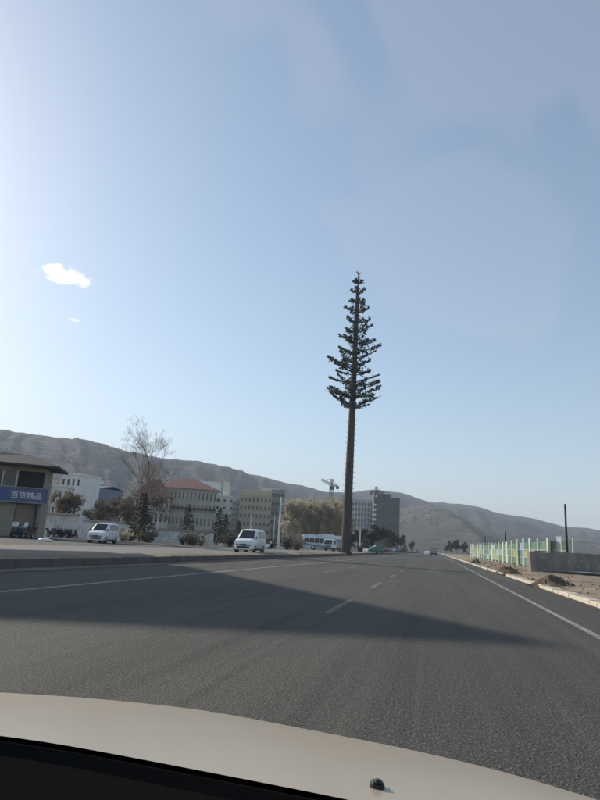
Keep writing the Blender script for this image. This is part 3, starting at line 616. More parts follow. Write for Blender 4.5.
# two-storey shop with the blue sign --------------------------------------------------
def shop():
    Y = 57.0; x1 = at(33, 500, Y).x; x0 = at(-86, 500, Y).x; W = x1 - x0; zb = ZL
    RZ = math.radians(26); hw = W / 2 * 1.0
    root = empty('shop_building', (x1 - hw * math.cos(RZ), Y - hw * math.sin(RZ) + 1.5, zb), RZ); g = lambda py: at(20, py, Y).z - zb
    zs0, zs1 = g(501.5), g(487.5); zw1 = g(470); ze = g(461)
    tan = mat('tan_shop_wall', (.30, .26, .21), .9, noise=[(.8, (.21, .18, .145), .42, .66, .8, 5)])
    mull = mat('shop_white_frame', (.46, .44, .40), .7)
    MB().box(-hw, hw, .6, 4.6, 0, ze).build('wall', tan, root)
    # ground floor: piers, shutters, doors
    for xa, xb in ((hw - .55, hw), (hw - 5.0, hw - 2.6), (-hw, -hw + .5), (-hw + 5, -hw + 6)):
        MB().box(xa, xb, 0.25, .6, 0, zs0).build('pier', tan, root)
    MB().box(hw - 2.55, hw - .6, .45, .58, 0, zs0 - .1).build('brown_shutter', mat('brown_shutter', (.24, .19, .15), .7, noise=[(1, (.18, .14, .11), .4, .7, .6, 3, (.2, .2, 9))]), root)
    d = MB().box(hw - 6.9, hw - 5.05, .4, .58, 0, zs0 - .75).build('white_door', mull, root)
    MB().box(hw - 6.75, hw - 6.05, .37, .40, .25, zs0 - .9).build('door_panel', mat('pale_door_panel', (.36, .38, .38), .5), d)
    MB().box(hw - 5.9, hw - 5.2, .37, .40, .25, zs0 - .9).build('door_panel', MATS['pale_door_panel'], d)
    MB().box(hw - 11, hw - 7.1, .42, .58, 0, zs0 - .55).build('green_shutter', mat('green_shutter', (.045, .13, .085), .6), root)
    MB().box(hw - 6.4, hw - 5.5, .2, .40, zs0 - .68, zs0 - .1).build('small_vent_window', glassd, root)
    MB().box(hw - .50, hw - .32, -.1, .08, 0, zs0).build('downpipe', blackpl, root)
    # sign
    sm = mat('blue_sign_panel', (.085, .115, .20), .5, noise=[(.5, (.11, .14, .22), .4, .7, .7, 4)])
    sg = MB().box(-hw, hw + .55, -.35, .24, zs0, zs1).build('sign_board', sm, root)
    MB().box(-hw - .02, hw + .60, -.42, .26, zs0 - .12, zs0).box(-hw - .02, hw + .60, -.42, .26, zs1, zs1 + .10).build('sign_frame', mat('sign_frame', (.22, .23, .25), .6), sg)
    MB().box(hw - 4.4, hw - 3.4, -.37, -.352, zs0 + .08, zs1 - .08).build('sign_emblem', mat('bright_blue_emblem', (.06, .10, .27), .5), sg)
    lm = mat('white_lettering', (.62, .64, .66), .6)
    for ch, xc in (('\u767e', hw - 2.75), ('\u8d27', hw - 1.95), ('\u7cbe', hw - 1.15), ('\u54c1', hw - .35), ('\u5b9e', hw - 4.9), ('\u83b7', hw - 5.7), ('\u57ce', hw - 6.5)):
        cu = bpy.data.curves.new('letter', 'FONT'); cu.body = ch; cu.size = (zs1 - zs0) * .53; cu.align_x = 'CENTER'; cu.extrude = .01; cu.offset = .008
        to = bpy.data.objects.new('letter_tmp', cu); COL.objects.link(to)
        bpy.context.view_layer.update()
        me = bpy.data.meshes.new_from_object(to.evaluated_get(bpy.context.evaluated_depsgraph_get())); bpy.data.objects.remove(to)
        me.materials.clear(); me.materials.append(lm)
        link('letter', me, sg, (xc, -.365, zs0 + (zs1 - zs0) * .27), (math.pi / 2, 0, 0))
    # upper windows
    zc = zs1 + .12
    MB().box(-hw, hw, .26, .6, zw1, ze - .02).build('lintel', tan, root)
    for i in range(9):
        xa = hw - 2.9 - i * 1.45
        wd = MB().box(xa - 1.30, xa - .08, .45, .52, zc, zw1).build('window', glassd, root)
        MB().box(xa - 1.30, xa - 1.24, .40, .45, zc, zw1).box(xa - .14, xa - .08, .40, .45, zc, zw1).box(xa - 1.24, xa - .14, .40, .45, zc, zc + .06).build('frame', mull, wd)
        MB().box(xa - .08, xa + .07, .2, .6, zc, zw1).build('mullion_pier', mull, root)
    MB().box(hw - 2.8, hw - .1, .50, .59, zc, zw1).build('balcony_shade_sheet', mat('recess_shade', (.035, .033, .03), .9), root)  # near-black sheet stands in for the shade inside a recess
    MB().box(hw - .12, hw, .2, .6, zc, zw1).build('pier', tan, root)
    # sloping tiled roof with a lifted corner
    ov = 1.5; zr = ze
    v = [(-hw, -1.1, zr - .35), (hw + ov, -1.1, zr - .55), (hw + ov, 6, zr - .55), (-hw, 6, zr - .35),
         (-hw, -1.1, zr - .15), (hw + ov, -1.1, zr - .35), (hw + ov, 6, zr - .35), (-hw, 6, zr - .15),
         (-hw, 2.5, zr + 1.6), (hw - 2.2, 2.5, zr + 1.0)]
    rf = MB().add(v, [(3, 2, 1, 0), (0, 1, 5, 4), (1, 2, 6, 5), (2, 3, 7, 6), (3, 0, 4, 7), (4, 5, 9, 8), (5, 6, 9), (6, 7, 8, 9), (7, 4, 8)]).build('roof', slate, root)
    for k in range(22):
        t = k / 22; xa = -hw + t * (2 * hw + ov); 
        MB().box(xa, xa + .09, -1.14, -1.06, zr - .5 - .1 * t, zr - .18 - .2 * t).build('eave_tile', slate, rf)
    tag(root, 'two-storey shop with long blue sign of white characters and dark tiled roof', 'shop')
shop()

# white block and blue shed behind the shop
def block(name, px0, px1, top, Y, dep, wallm, cols, rows, label, wf=.5, hf=.5, base=ZL, rot=0, pane=glassd, frame=False, roofm=None, parapet=.5, cat='building', side=0, first=0, sill=False):
    a, b = at(px0, top, Y), at(px1, top, Y); W = (b.x - a.x); H = (a.z + b.z) / 2 - base
    root = empty(name, ((a.x + b.x) / 2, Y, base), rot); hw = W / 2
    MB().box(-hw + .01, hw - .01, .26, dep, 0, H - .02).build('wall', wallm, root)
    facade(root, -hw, hw, 0, H, cols, rows, wallm, wf, hf, pane=pane, frame=frame, first=first, sill=sill)
    if parapet: MB().box(-hw - .12, hw + .12, -.12, dep + .1, H, H + .22).box(-hw - .05, hw + .05, -.05, .2, H + .22, H + parapet).box(-hw - .05, -hw + .2, .2, dep, H + .22, H + parapet).box(hw - .2, hw + .05, .2, dep, H + .22, H + parapet).build('roof', roofm or wallm, root)
    tag(root, label, cat); return root, hw, H
block('white_block', 62, 82, 475, 150, 10, white, 4, 4, 'white flat-roofed block behind the shop', .45, .45)
b_, hw, H = block('blue_shed', 79, 101, 487, 170, 14, bluesh, 5, 1, 'long blue sheet metal shed between white block and brown trees', .4, .25, parapet=0, first=3, cat='shed')
MB().add([(-hw - .4, -.4, H), (hw + .4, -.4, H), (hw + .4, 7, H + 1.0), (-hw - .4, 7, H + 1.0), (hw + .4, 14.4, H), (-hw - .4, 14.4, H)], [(0, 1, 2, 3), (3, 2, 4, 5), (0, 5, 4, 1)]).build('roof', bluesh, b_)

# red-roofed school: higher main body, lower wing in front
def school():
    Y = 175.0; g = lambda px, py: at(px, py, Y)
    root = empty('school_building', (g(166, 530).x, Y, ZL), math.radians(24))
    X = lambda px: (g(px - 12, 530).x - root.location.x); z = lambda py, px=180: g(px, py).z - ZL
    e1 = z(487, 190); x0, x1 = X(166), X(224)
    MB().box(x0 + .01, x1 - .01, 4.26, 20, 0, e1 - .3).build('wall', beige, root)
    facade(root, x0, x1, 0, e1 - .26, 15, 4, beige, .42, .55, yf=4.0, frame=False, sill=True)
    hip_roof(root, x0, x1, 4, 20, e1, z(473, 172) - e1, .8, redtile)
    MB().box(x0 - .3, x1 + .3, 3.6, 4.0, e1 - .62, e1 - .27).build('cornice', palec, root)
    e2 = z(497.5, 160); x2, x3 = X(148), X(179)
    MB().box(x2 + .26, x3 - .01, -3.74, 3.9, 0, e2 - .3).build('wing_wall', beige, root)
    facade(root, x2, x3, 0, e2 - .26, 7, 3, beige, .40, .55, yf=-4.0, sill=True)
    MB().box(x2, x2 + .25, -3.74, 3.9, 0, e2 - .26).build('wing_end_wall', cream, root)
    hip_roof(root, x2, x3, -4, 3.0, e2, z(481, 153) - e2, .8, redtile)
    MB().box(x3 + .02, x1, 2.9, 3.58, e1 * .60, e1 * .63).build('canopy', slate, root)
    tag(root, 'four-storey grey-beige school with red tiled hip roofs and a lower front wing', 'school')
school()
b_, hw, H = block('hillside_shed', 186, 216, 482, 420, 12, white, 10, 1, 'long low white building on the slope above the school', .5, .3, base=hill_z(at(200, 483, 420).x, 420) + 0, parapet=.6, first=6)
# apartments
def apartments():
    Y = 205.0
    a, hw, H = block('cream_apartment_block', 216, 241, 497, Y, 14, cream, 4, 6, 'cream apartment block with small square dark windows and stair tower', .34, .36, rot=math.radians(17), sill=True)
    g = at(228, 481, Y).z - ZL
    MB().box(-hw + 2.6, -hw + 4.6, 2, 6, H + .6, g).build('stair_tower', cream, a)
    MB().box(hw - 3.0, hw - .3, -.3, -.02, H * .2, H * .93).build('balcony_stack', palec, a)
    for k in range(6): MB().box(hw - 2.9, hw - .4, -.36, -.31, H * .22 + k * H * .12, H * .22 + k * H * .12 + 1.2).build('balcony_window', glassb, a)
    MB().box(hw - .3, hw + 1.0, -.5, -.3, H - 3.4, H - .2).build('red_sign', mat('red_sign', (.45, .06, .05), .6), a)
    b, hw, H = block('ochre_apartment_block', 241, 271.5, 496, Y + 1, 14, ochre, 8, 6, 'ochre apartment block with rows of dark paired windows', .55, .45, rot=math.radians(17), frame=True, sill=True)
    MB().box(-hw, hw, 4, 9, H + .5, H + 2.4).build('penthouse', ochre, b)
    block('grey_apartment_block', 272, 285, 491, Y + 14, 12, greyc, 3, 6, 'narrow grey building with wide dark bands of windows behind the tall white pole', .82, .42, rot=math.radians(15))
apartments()
block('glass_stair_block', 209.5, 217, 491, 196, 9, white, 2, 7, 'narrow white block with tall dark glass strip between the school and the cream apartments', .6, .8, rot=math.radians(20), pane=glassb)
block('pale_back_block', 196, 214, 496, 240, 12, white, 6, 6, 'pale block half hidden behind the right end of the school', .45, .45, rot=math.radians(20))
block('pale_hostel_block', 262, 280, 489, 290, 12, cream, 6, 7, 'pale block rising behind the ochre apartments', .45, .45, rot=math.radians(15))
block('low_white_block', 104, 121, 497, 190, 10, white, 5, 4, 'low white block behind the brown trees right of the blue shed', .45, .45, rot=math.radians(20))
block('brick_house_block', 55, 68, 487, 118, 8, cream, 3, 3, 'cream house between the shop and the white block, behind a brown tree', .4, .45, rot=math.radians(25))
# offices
a, hw, H = block('gridded_office_block', 336, 374, 501.5, 330, 18, palec, 12, 9, 'pale concrete office block with a dense grid of blue windows', .66, .66, pane=glassb, parapet=1.2)
for k in range(13): MB().box(-hw + 2 * hw * k / 12 - .16, -hw + 2 * hw * k / 12 + .16, -.5, -.01, 0, H).build('fin', white, a)
b_, hw, H = block('tall_office_block', 374, 400, 499.5, 318, 22, darkc, 7, 10, 'dark netted tower block under construction with crane behind', .5, .4, rot=math.radians(10), parapet=1.0)
for k in range(9): MB().box(-hw - .6, -hw + 1.2, -.6, -.01, H * .1 + k * H * .095, H * .1 + k * H * .095 + 1.0).build('stair_landing', white, b_)
MB().box(-hw + 2, hw - 4, 4, 14, H + 1, H + 3.2).build('plant_room', darkc, b_)
# small far houses at the foot of the hills
for i, (px, top, Y, wpx, m_, lb) in enumerate([(398, 539, 420, 7, white, 'small white house beyond the office towers'), (391, 541, 380, 6, dirtywhite, 'small dirty white house beside the tall office block'), (420, 541, 520, 9, beige, 'low beige house above the pale bridge parapet'), (436, 543, 560, 8, white, 'low white house at the foot of the pale spur'), (300, 494, 560, 10, white, 'white house on the slope above the poplar grove'), (276, 484, 620, 9, dirtywhite, 'off-white house high on the slope above the apartments'), (240, 485.5, 520, 9, white, 'white flat house on the slope above the ochre apartments'), (130, 470, 640, 8, beige, 'beige house on the terraced slope left of the bare tree'), (100, 464, 720, 8, white, 'tiny white house high on the terraced slope')]):
    p = at(px, top, Y); zb = hill_z(p.x, Y); W = wpx * mpp(Y); h = max(p.z - zb, 3.2) if Y < 500 else 4.0
    root = empty('far_house', (p.x, Y, zb), 0)
    MB().box(-W / 2, W / 2, .26, 7, -3, h).build('wall', m_, root); facade(root, -W / 2, W / 2, 0, h, 4, 1, m_, .4, .4)
    MB().box(-W / 2 - .3, W / 2 + .3, -.3, 7.3, h, h + .3).build('roof', slate if i % 2 else palec, root); tag(root, lb, 'house', 'small houses at the foot of the hills')

# garden walls on the left
def garden_wall(px0, px1, top, Y, label, rz=0, base=ZL):
    a, b = at(px0, top, Y), at(px1, top, Y); W = b.x - a.x; h = (a.z + b.z) / 2 - base; root = empty('garden_wall', ((a.x + b.x) / 2, Y, base), rz)
    n = max(2, int(W / 3)); 
    MB().box(-W / 2, W / 2, 0, .3, -.2, h).build('wall_face', dirtywhite, root)
    for k in range(n + 1): MB().box(-W / 2 + W * k / n - .2, -W / 2 + W * k / n + .2, -.08, .38, -.2, h + .05).build('pier', dirtywhite, root)
    for k in range(int(W / .8)): MB().prism([(-.38, h + .051), (.0, h + .36), (.38, h + .051)], 0, .78, axis='x').build('coping_tile', coping, root, (-W / 2 + k * .8, .15, 0))
    tag(root, label, 'wall')
garden_wall(43, 81, 515.5, 76, 'white wall with dark tile coping between the shop and the brown trees', .02)
garden_wall(82, 128, 523, 84, 'low stained wall with dark coping behind the parked minivan')
garden_wall(151, 212, 531.5, 92, 'long white wall with dark coping in front of the school')

# ------------------------------------------------------------------ poles and cranes
def lamp_post(px, top, Y, rad, m_, label, base=ZL, arm=0, name='street_pole', x=None):
    p = at(px, top, Y); root = empty(name, (p.x, Y, base)); h = p.z - base
    MB().tube([(0, 0, -.2), (0, 0, h)], [rad, rad * .62], 10).build('pole', m_, root, smooth=True, auto=40)
    MB().tube([(0, 0, -.1), (0, 0, .35)], rad * 1.7, 10).build('base', m_, root)
    if arm:
        MB().tube([(0, 0, h * .97), (arm * .5, 0, h * 1.0), (arm, 0, h * 1.005)], .05, 6).build('arm', m_, root)
        MB().bevbox(arm - .3, arm + .35, -.14, .14, h * 1.005 - .1, h * 1.005 + .04, .03).build('lamp_head', galv, root)
    return tag(root, label, 'pole')
lamp_post(281.5, 497, 92, .19, whitepole, 'tall thick white pole on the far pavement right of the ochre apartments')
lamp_post(251.8, 514, 98, .10, whitepole, 'slim white pole behind the oncoming minivan')
lamp_post(275, 517, 97, .08, whitepole, 'thin white pole just left of the tall thick one')
lamp_post(158.3, 519, 78, .11, whitepole, 'short white pole before the white school wall', base=ZL)
lamp_post(360.5, 529.5, 140, .16, whitepole, 'pale street pole before the gridded office block')
lamp_post(99, 487, 140, .16, whitepole, 'pale pole beside the blue shed')
lamp_post(565.0, 504, 59, .125, poledark, 'tall dark wooden pole behind the concrete wall', base=.4, name='utility_pole')
lamp_post(505.5, 531, 96, .13, poledark, 'short dark pole rising behind the hoarding fence', base=.5, name='utility_pole')
lamp_post(485, 536, 135, .14, poledark, 'distant dark pole rising behind the far hoarding panels', base=.6, name='utility_pole')

def lattice(mb, a, b, w, n, r=.09):
    a, b = Vector(a), Vector(b); d = (b - a).normalized(); u = d.orthogonal().normalized(); v = d.cross(u); cs = [(u * s + v * t) * w / 2 for s in (-1, 1) for t in (-1, 1)]; cs = [cs[0], cs[1], cs[3], cs[2]]
    for c in cs: mb.tube([a + c, b + c], r, 4)
    for i in range(n):
        p, q = a.lerp(b, i / n), a.lerp(b, (i + 1) / n)
        for k in range(4): mb.tube([p + cs[k], q + cs[(k + 1) % 4]], r * .7, 3, cap=False)
cranem = mat('crane_steel', (.11, .105, .10), .7)
def crane(px, top, Y, jib_px, label, back=6):
    p = at(px, top, Y); base = ZL; root = empty('tower_crane', (p.x, Y, base)); h = p.z - base
    jl = abs(jib_px[0] - px) * mpp(Y); s_ = -1 if jib_px[0] < px else 1; jz = at(px, jib_px[1], Y).z - base; tipz = at(jib_px[0], jib_px[2], Y).z - base
    mb = MB(); lattice(mb, (0, 0, 0), (0, 0, jz), 1.5, 26, .10); mb.build('mast', cranem, root)
    mb = MB(); lattice(mb, (0, 0, jz), (s_ * jl, 0, tipz), 0.9, 14, .08); mb.build('jib', cranem, root)
    mb = MB(); lattice(mb, (0, 0, jz), (-s_ * back, 0, jz - .3), 0.8, 4, .09); mb.build('counter_jib', cranem, root)
    MB().bevbox(-s_ * back - .7, -s_ * back + .7, -.6, .6, jz - 1.9, jz - .4, .1).build('counterweight', cranem, root)
    MB().bevbox(-.9, .9, -.9, .9, jz - 2.4, jz - .5, .15).build('cab', cranem, root)
    mb = MB(); lattice(mb, (0, 0, jz), (0, 0, h), .9, 4, .12); mb.tube([(0, 0, h), (s_ * jl * .7, 0, jz + (tipz - jz) * .7 + .6)], .07, 4); mb.tube([(0, 0, h), (-s_ * back, 0, jz)], .07, 4); mb.build('apex', cranem, root)
    tag(root, label, 'crane')
crane(332.0, 479, 300, (321.5, 485, 479.5), 'tower crane with raised jib above the poplar grove', 3)
crane(376.5, 486.5, 345, (384, 491.5, 493), 'tower crane rising behind the joint of the two office blocks', 3)

# ------------------------------------------------------------------ vehicles (front points to local -y)
def wheel(r=.33, w=.22):
    t = MB(); n = 20
    prof = [(r * .62, -w / 2), (r * .93, -w / 2), (r, -w * .32), (r, w * .32), (r * .93, w / 2), (r * .62, w / 2)]
    v = [(x, q * math.cos(2 * math.pi * k / n), q * math.sin(2 * math.pi * k / n)) for q, x in prof for k in range(n)]
    f = [(i * n + k, i * n + (k + 1) % n, ((i + 1) % 6) * n + (k + 1) % n, ((i + 1) % 6) * n + k) for i in range(6) for k in range(n)]
    tyre = t.add(v, f).mesh('tyre', rubber, True, 40)
    rm = MB().tube([(-w * .34, 0, 0), (w * .34, 0, 0)], r * .64, 16)
    for k in range(5):
        a = k * 1.2566; rm.box(w * .34, w * .40, -.02, .02, 0, .0)
    rm.tube([(-w * .44, 0, 0), (w * .44, 0, 0)], r * .2, 8)
    return tyre, rm.mesh('rim', rimm)
WH = wheel(); WHB = wheel(.48, .30); WHS = wheel(.24, .10)
def put_wheel(root, x, y, r=.33, wh=None):
    wh = wh or WH
    o = empty('wheel', (x, y, r)); o.parent = root; link('tyre', wh[0], o); link('rim', wh[1], o)
def section(w, zb, zt, belt):
    if zt > belt + .08: half = [(w * .88, zb), (w * .985, zb + .16), (w, belt - .25), (w * .985, belt), (w * .87, zt - .13), (w * .76, zt - .03), (w * .45, zt)]
    else: half = [(w * .88, zb), (w * .985, zb + .16), (w, (zb + zt) / 2), (w * .985, zt - .16), (w * .95, zt - .07), (w * .84, zt - .02), (w * .45, zt)]
    return half
def car(name, stations, belt, paintm, label, wheels, wr=.33, wscreen=None, sideglass=None, rear=None, lights=True, wh=None, grp=None, cat='van'):
    """stations: (y, z_bottom, z_top, half_width)"""
    root = empty(name); mb = MB(); S = []
    for (y, zb, zt, w) in stations:
        h = section(w, zb, zt, belt); S.append([Vector((-x, y, z)) for x, z in h] + [Vector((x, y, z)) for x, z in reversed(h)])
    n = len(S[0])
    v = [p for s_ in S for p in s_]; f = []
    for i in range(len(S) - 1):
        for k in range(n): j = (k + 1) % n; f.append((i * n + k, i * n + j, (i + 1) * n + j, (i + 1) * n + k))
    f.append(tuple(range(n - 1, -1, -1))); f.append(tuple((len(S) - 1) * n + k for k in range(n)))
    body = mb.add(v, [tuple(reversed(q)) for q in f]).build('body', paintm, root, smooth=True, auto=38)
    def panel(nm, a, b, c, d, ins=.06, off=.012, m_=glassd, par=None):
        ce = (a + b + c + d) / 4; nn = (b - a).cross(d - a).normalized()
        if nn.dot(ce - Vector((0, ce.y * .6, 1.0))) < 0: nn = -nn
        q = [p.lerp(ce, ins) + nn * off for p in (a, b, c, d)]; q2 = [p - nn * .03 for p in q]
        return MB().add(q + q2, [(0, 1, 2, 3), (7, 6, 5, 4), (0, 4, 5, 1), (1, 5, 6, 2), (2, 6, 7, 3), (3, 7, 4, 0)]).build(nm, m_, par or root)
    if wscreen:
        i, j = wscreen; panel('windscreen', S[i][6].lerp(S[i][5], .85), S[i][7].lerp(S[i][8], .85), S[j][7].lerp(S[j][8], .7), S[j][6].lerp(S[j][5], .7), .05, .02)
    for (i, j) in (sideglass or []):
        for a in (0, 1):
            k1, k2 = (3, 4) if a == 0 else (10, 9)
            panel('side_window', S[i][k1], S[j][k1], S[j][k2], S[i][k2], .08, .012)
    if rear:
        i, j = rear; panel('rear_window', S[i][6], S[i][7], S[j][7], S[j][6], .08, .02)
    for (x, y) in wheels:
        ar = MB().tube([(x - .13 * (1 if x > 0 else -1), y, wr), (x + .045 * (1 if x > 0 else -1), y, wr)], wr * 1.16, 18).build('wheel_arch', blackpl, root)
        put_wheel(root, x - .02 * (1 if x > 0 else -1), y, wr, wh)
    y0, zb, zt, w = stations[0]
    if lights:
        for s_ in (-1, 1):
            MB().bevbox(s_ * w * .62 - .20, s_ * w * .62 + .20, y0 - .03, y0 + .25, zt - .24, zt - .08, .04).build('headlight', lampm, root)
            MB().bevbox(s_ * (w * 1.02) - .04 + s_ * .14, s_ * (w * 1.02) + .04 + s_ * .14, stations[lights][0] - .05, stations[lights][0] + .06, belt - .05, belt + .20, .03).tube([(s_ * w * .9, stations[lights][0], belt + .02), (s_ * (w * 1.02 + .12 / 1), stations[lights][0], belt + .05)], .02, 5).build('wing_mirror', blackpl, root)
            yE, zE, tE, wE = stations[-1]
            MB().bevbox(s_ * wE * .86 - .06, s_ * wE * .86 + .06, yE - .1, yE + .02, belt - .35, belt + .05, .02).build('tail_light', mat('red_lamp', (.35, .02, .02), .3), root)
        MB().bevbox(-w * .36, w * .36, y0 - .035, y0 + .1, zt - .24, zt - .08, .02).build('grille', blackpl, root)
        MB().bevbox(-w * .72, w * .72, y0 - .05, y0 + .2, zb + .10, zb + .24, .03).build('bumper_intake', blackpl, root)
        MB().box(-.22, .22, y0 - .075, y0 - .05, zb + .27, zb + .40).build('number_plate', mat('blue_plate', (.05, .08, .20), .5), root)
    return tag(root, label, cat, grp)
vst = [(-2.20, .28, .80, .72), (-2.12, .24, .97, .80), (-1.75, .22, 1.08, .84), (-1.42, .22, 1.16, .85), (-.62, .22, 1.80, .85), (-.1, .22, 1.90, .85), (.55, .22, 1.92, .85), (1.35, .22, 1.91, .85), (1.95, .24, 1.86, .84), (2.20, .30, 1.70, .80)]
def minivan(label):
    v = _minivan(label); seam = mat('panel_gap', (.05, .05, .052), .8)
    for s_ in (-1, 1):
        for y in (-.72, .20, 1.08):
            a, b = sorted((s_ * .835, s_ * .8535)); MB().box(a, b, y, y + .018, .42, 1.14).build('door_seam', seam, v)
        a, b = sorted((s_ * .82, s_ * .862)); MB().box(a, b, -.95, .92, .24, .40).build('sill_trim', blackpl, v)
        for y in (-.05, .95):
            a, b = sorted((s_ * .84, s_ * .872)); MB().bevbox(a, b, y, y + .14, 1.0, 1.03, .008).build('door_handle', blackpl, v)
    MB().bevbox(-.74, .74, -2.19, -2.0, .24, .34, .03).build('lower_bumper', blackpl, v)
    for x in (-.4, .3): MB().tube([(x - .05, -1.43, 1.19), (x + .42, -1.30, 1.30)], .012, 4).build('wiper', blackpl, v)
    return v
def _minivan(label): return car('minivan', vst, 1.17, carwhite, label, [(-.76, -1.45), (.76, -1.45), (-.76, 1.38), (.76, 1.38)], wscreen=(3, 4), sideglass=[(4, 5), (5, 6), (6, 7), (7, 8)], rear=None, lights=3)
v1 = minivan('white minivan driving towards us on the far carriageway'); p = gnd(246.5, 553.2, ZL); v1.location = (p.x - .1, p.y + 1.2, ZL + .006); v1.rotation_euler.z = math.radians(1); v1.scale = (1, .93, 1.03)
v2 = copy_tree(v1); p = gnd(96.5, 544.0, ZL - .08); v2.location = (p.x, p.y + 1, ZL + .0); v2.rotation_euler.z = math.radians(9); v2.scale = (.94, .84, .97)
v2['label'] = 'dusty white minivan parked beside the low wall with dark coping'
v1['group'] = v2['group'] = 'white minivans'
# coach
def coach():
    root = empty('coach'); L, w, h = 9.4, 1.22, 3.05
    wh_ = mat('coach_white', (.62, .66, .68), .35, noise=[(.35, (.30, .44, .55), .54, .60, .55, 3)])
    ring = lambda y, e, zt: [Vector((x, y, z)) for x, z in [(-w + e, .35), (-w, .5), (-w, 2.3), (-w + .06, zt - .25), (-w + .28, zt), (w - .28, zt), (w - .06, zt - .25), (w, 2.3), (w, .5), (w - e, .35)]]
    S = [ring(-L / 2, .25, h - .3), ring(-L / 2 + .18, .1, h - .06), ring(-L / 2 + .6, .05, h), ring(L / 2 - .5, .05, h), ring(L / 2 - .1, .1, h - .06), ring(L / 2, .2, h - .25)]
    n = 10; f = [(i * n + k, (i + 1) * n + k, (i + 1) * n + (k + 1) % n, i * n + (k + 1) % n) for i in range(5) for k in range(n)] + [tuple(range(n)), tuple(range(6 * n - 1, 5 * n - 1, -1))]
    MB().add([p for s_ in S for p in s_], f).build('body', wh_, root, smooth=True, auto=35)
    for s_ in (-1, 1):
        for k in range(8):
            y0 = -L / 2 + .75 + k * 1.03; a, b = sorted((s_ * (w - .03), s_ * (w + .012))); MB().box(a, b, y0, y0 + .93, 1.42, 2.32).build('side_window', glassd, root)
        a, b = sorted((s_ * (w - .03), s_ * (w + .010)))
        MB().prism([(-3.9, .75), (-1.2, .62), (1.8, .95), (4.3, 1.3), (4.3, 1.02), (1.6, .66), (-1.2, .45), (-3.9, .55)], a, b, axis='x').build('blue_wave_stripe', mat('blue_stripe', (.08, .19, .28), .4), root)
        MB().bevbox(s_ * .75 - .2, s_ * .75 + .2, -L / 2 - .03, -L / 2 + .1, .62, .82, .04).build('headlight', lampm, root)
        for y in (-3.0, 2.4): put_wheel(root, s_ * (w - .14), y, .48, WHB)
    MB().box(-w + .16, w - .16, -L / 2 - .015, -L / 2 + .05, 1.35, 2.6).build('windscreen', glassd, root)
    MB().bevbox(-.8, .8, -1.8, 1.4, h, h + .18, .06).build('roof_vent', mat('roof_white', (.7, .7, .68), .6), root)
    return tag(root, 'white coach with blue wave stripe standing in front of the poplar grove', 'coach')
co = coach(); p = at(325, 549, 126); co.location = (p.x, 126, ZL); co.rotation_euler.z = math.radians(96)
# small truck seen head-on in front of the coach
def small_truck(paintm, label, name='light_truck'):
    root = empty(name)
    cab = MB(); cab.prism([(-2.4, .55), (-2.4, 1.15), (-2.05, 2.05), (-1.85, 2.12), (-.75, 2.12), (-.75, .55)], -.92, .92, axis='x'); cab.build('cab', paintm, root)
    MB().add([(-.8, -2.395, 1.25), (.8, -2.395, 1.25), (.76, -2.08, 2.02), (-.76, -2.08, 2.02), (-.8, -2.33, 1.2), (.8, -2.33, 1.2), (.76, -2.0, 1.98), (-.76, -2.0, 1.98)], [(0, 1, 2, 3), (7, 6, 5, 4), (0, 4, 5, 1), (1, 5, 6, 2), (2, 6, 7, 3), (3, 7, 4, 0)]).build('windscreen', glassd, root)
    for s_ in (-1, 1):
        a, b = sorted((s_ * .90, s_ * .932)); MB().box(a, b, -1.95, -.95, 1.3, 1.95).build('side_window', glassd, root)
        MB().bevbox(s_ * .65 - .16, s_ * .65 + .16, -2.44, -2.35, .78, .98, .03).build('headlight', lampm, root)
        for y in (-1.6, 1.4): put_wheel(root, s_ * .74, y, .36, WH)
    MB().box(-.85, .85, -2.45, -2.3, .42, .72).build('bumper', blackpl, root)
    MB().box(-.55, .55, -2.42, -2.38, .80, 1.0).build('grille', blackpl, root)
    MB().box(-.5, .5, -2.3, 2.5, .42, .60).build('chassis', darkmetal, root)
    MB().box(-.98, .98, -.65, 2.6, .72, .80).box(-.98, -.93, -.65, 2.6, .80, 1.9).box(.93, .98, -.65, 2.6, .80, 1.9).box(-.93, .93, -.65, -.6, .80, 1.9).box(-.93, .93, 2.55, 2.6, .80, 1.9).build('cargo_box', mat('grey_cargo', (.33, .33, .32), .7), root)
    return tag(root, label, 'truck')
t1 = small_truck(carwhite, 'small white truck with black bumper in front of the coach'); p = at(334, 549, 112); t1.location = (p.x, 112, ZL + .006); t1.rotation_euler.z = math.radians(-20)
dkp = mat('dark_truck_paint', (.05, .05, .055), .5)
t2 = small_truck(dkp, 'dark truck far ahead on our carriageway'); t2.location = (at(434, 550, 210).x, 210, 0); t2.rotation_euler.z = math.pi; t2.scale = (1.25, 1.2, 1.25)
# sedans
sst = [(-2.2, .30, .70, .74), (-2.1, .24, .80, .82), (-1.3, .22, .93, .86), (-.95, .22, .98, .86), (-.25, .22, 1.40, .86), (.4, .22, 1.46, .86), (1.05, .22, 1.36, .86), (1.65, .24, 1.04, .85), (2.1, .26, .98, .82), (2.2, .34, .85, .76)]
def sedan(nm, pm, label, grp=None): return car('car', sst, .95, pm, label, [(-.78, -1.35), (.78, -1.35), (-.78, 1.35), (.78, 1.35)], wr=.32, wscreen=(3, 4), sideglass=[(4, 5), (5, 6)], rear=(6, 7), lights=3, grp=grp, cat='car')
c0 = sedan('s', carwhite, 'white car beside the dark truck far ahead on our carriageway'); c0.location = (at(427.5, 552, 200).x, 200, 0); c0.rotation_euler.z = math.pi
grn = mat('green_taxi_paint', (.04, .20, .13), .35, noise=[(.4, (.6, .6, .58), .60, .62, .0, 2)])
g1 = sedan('g', grn, 'green car with white nose coming along the far carriageway beyond the tower'); p = at(374, 549, 135); g1.location = (p.x, 135, ZL + .006); g1.rotation_euler.z = math.radians(-50)
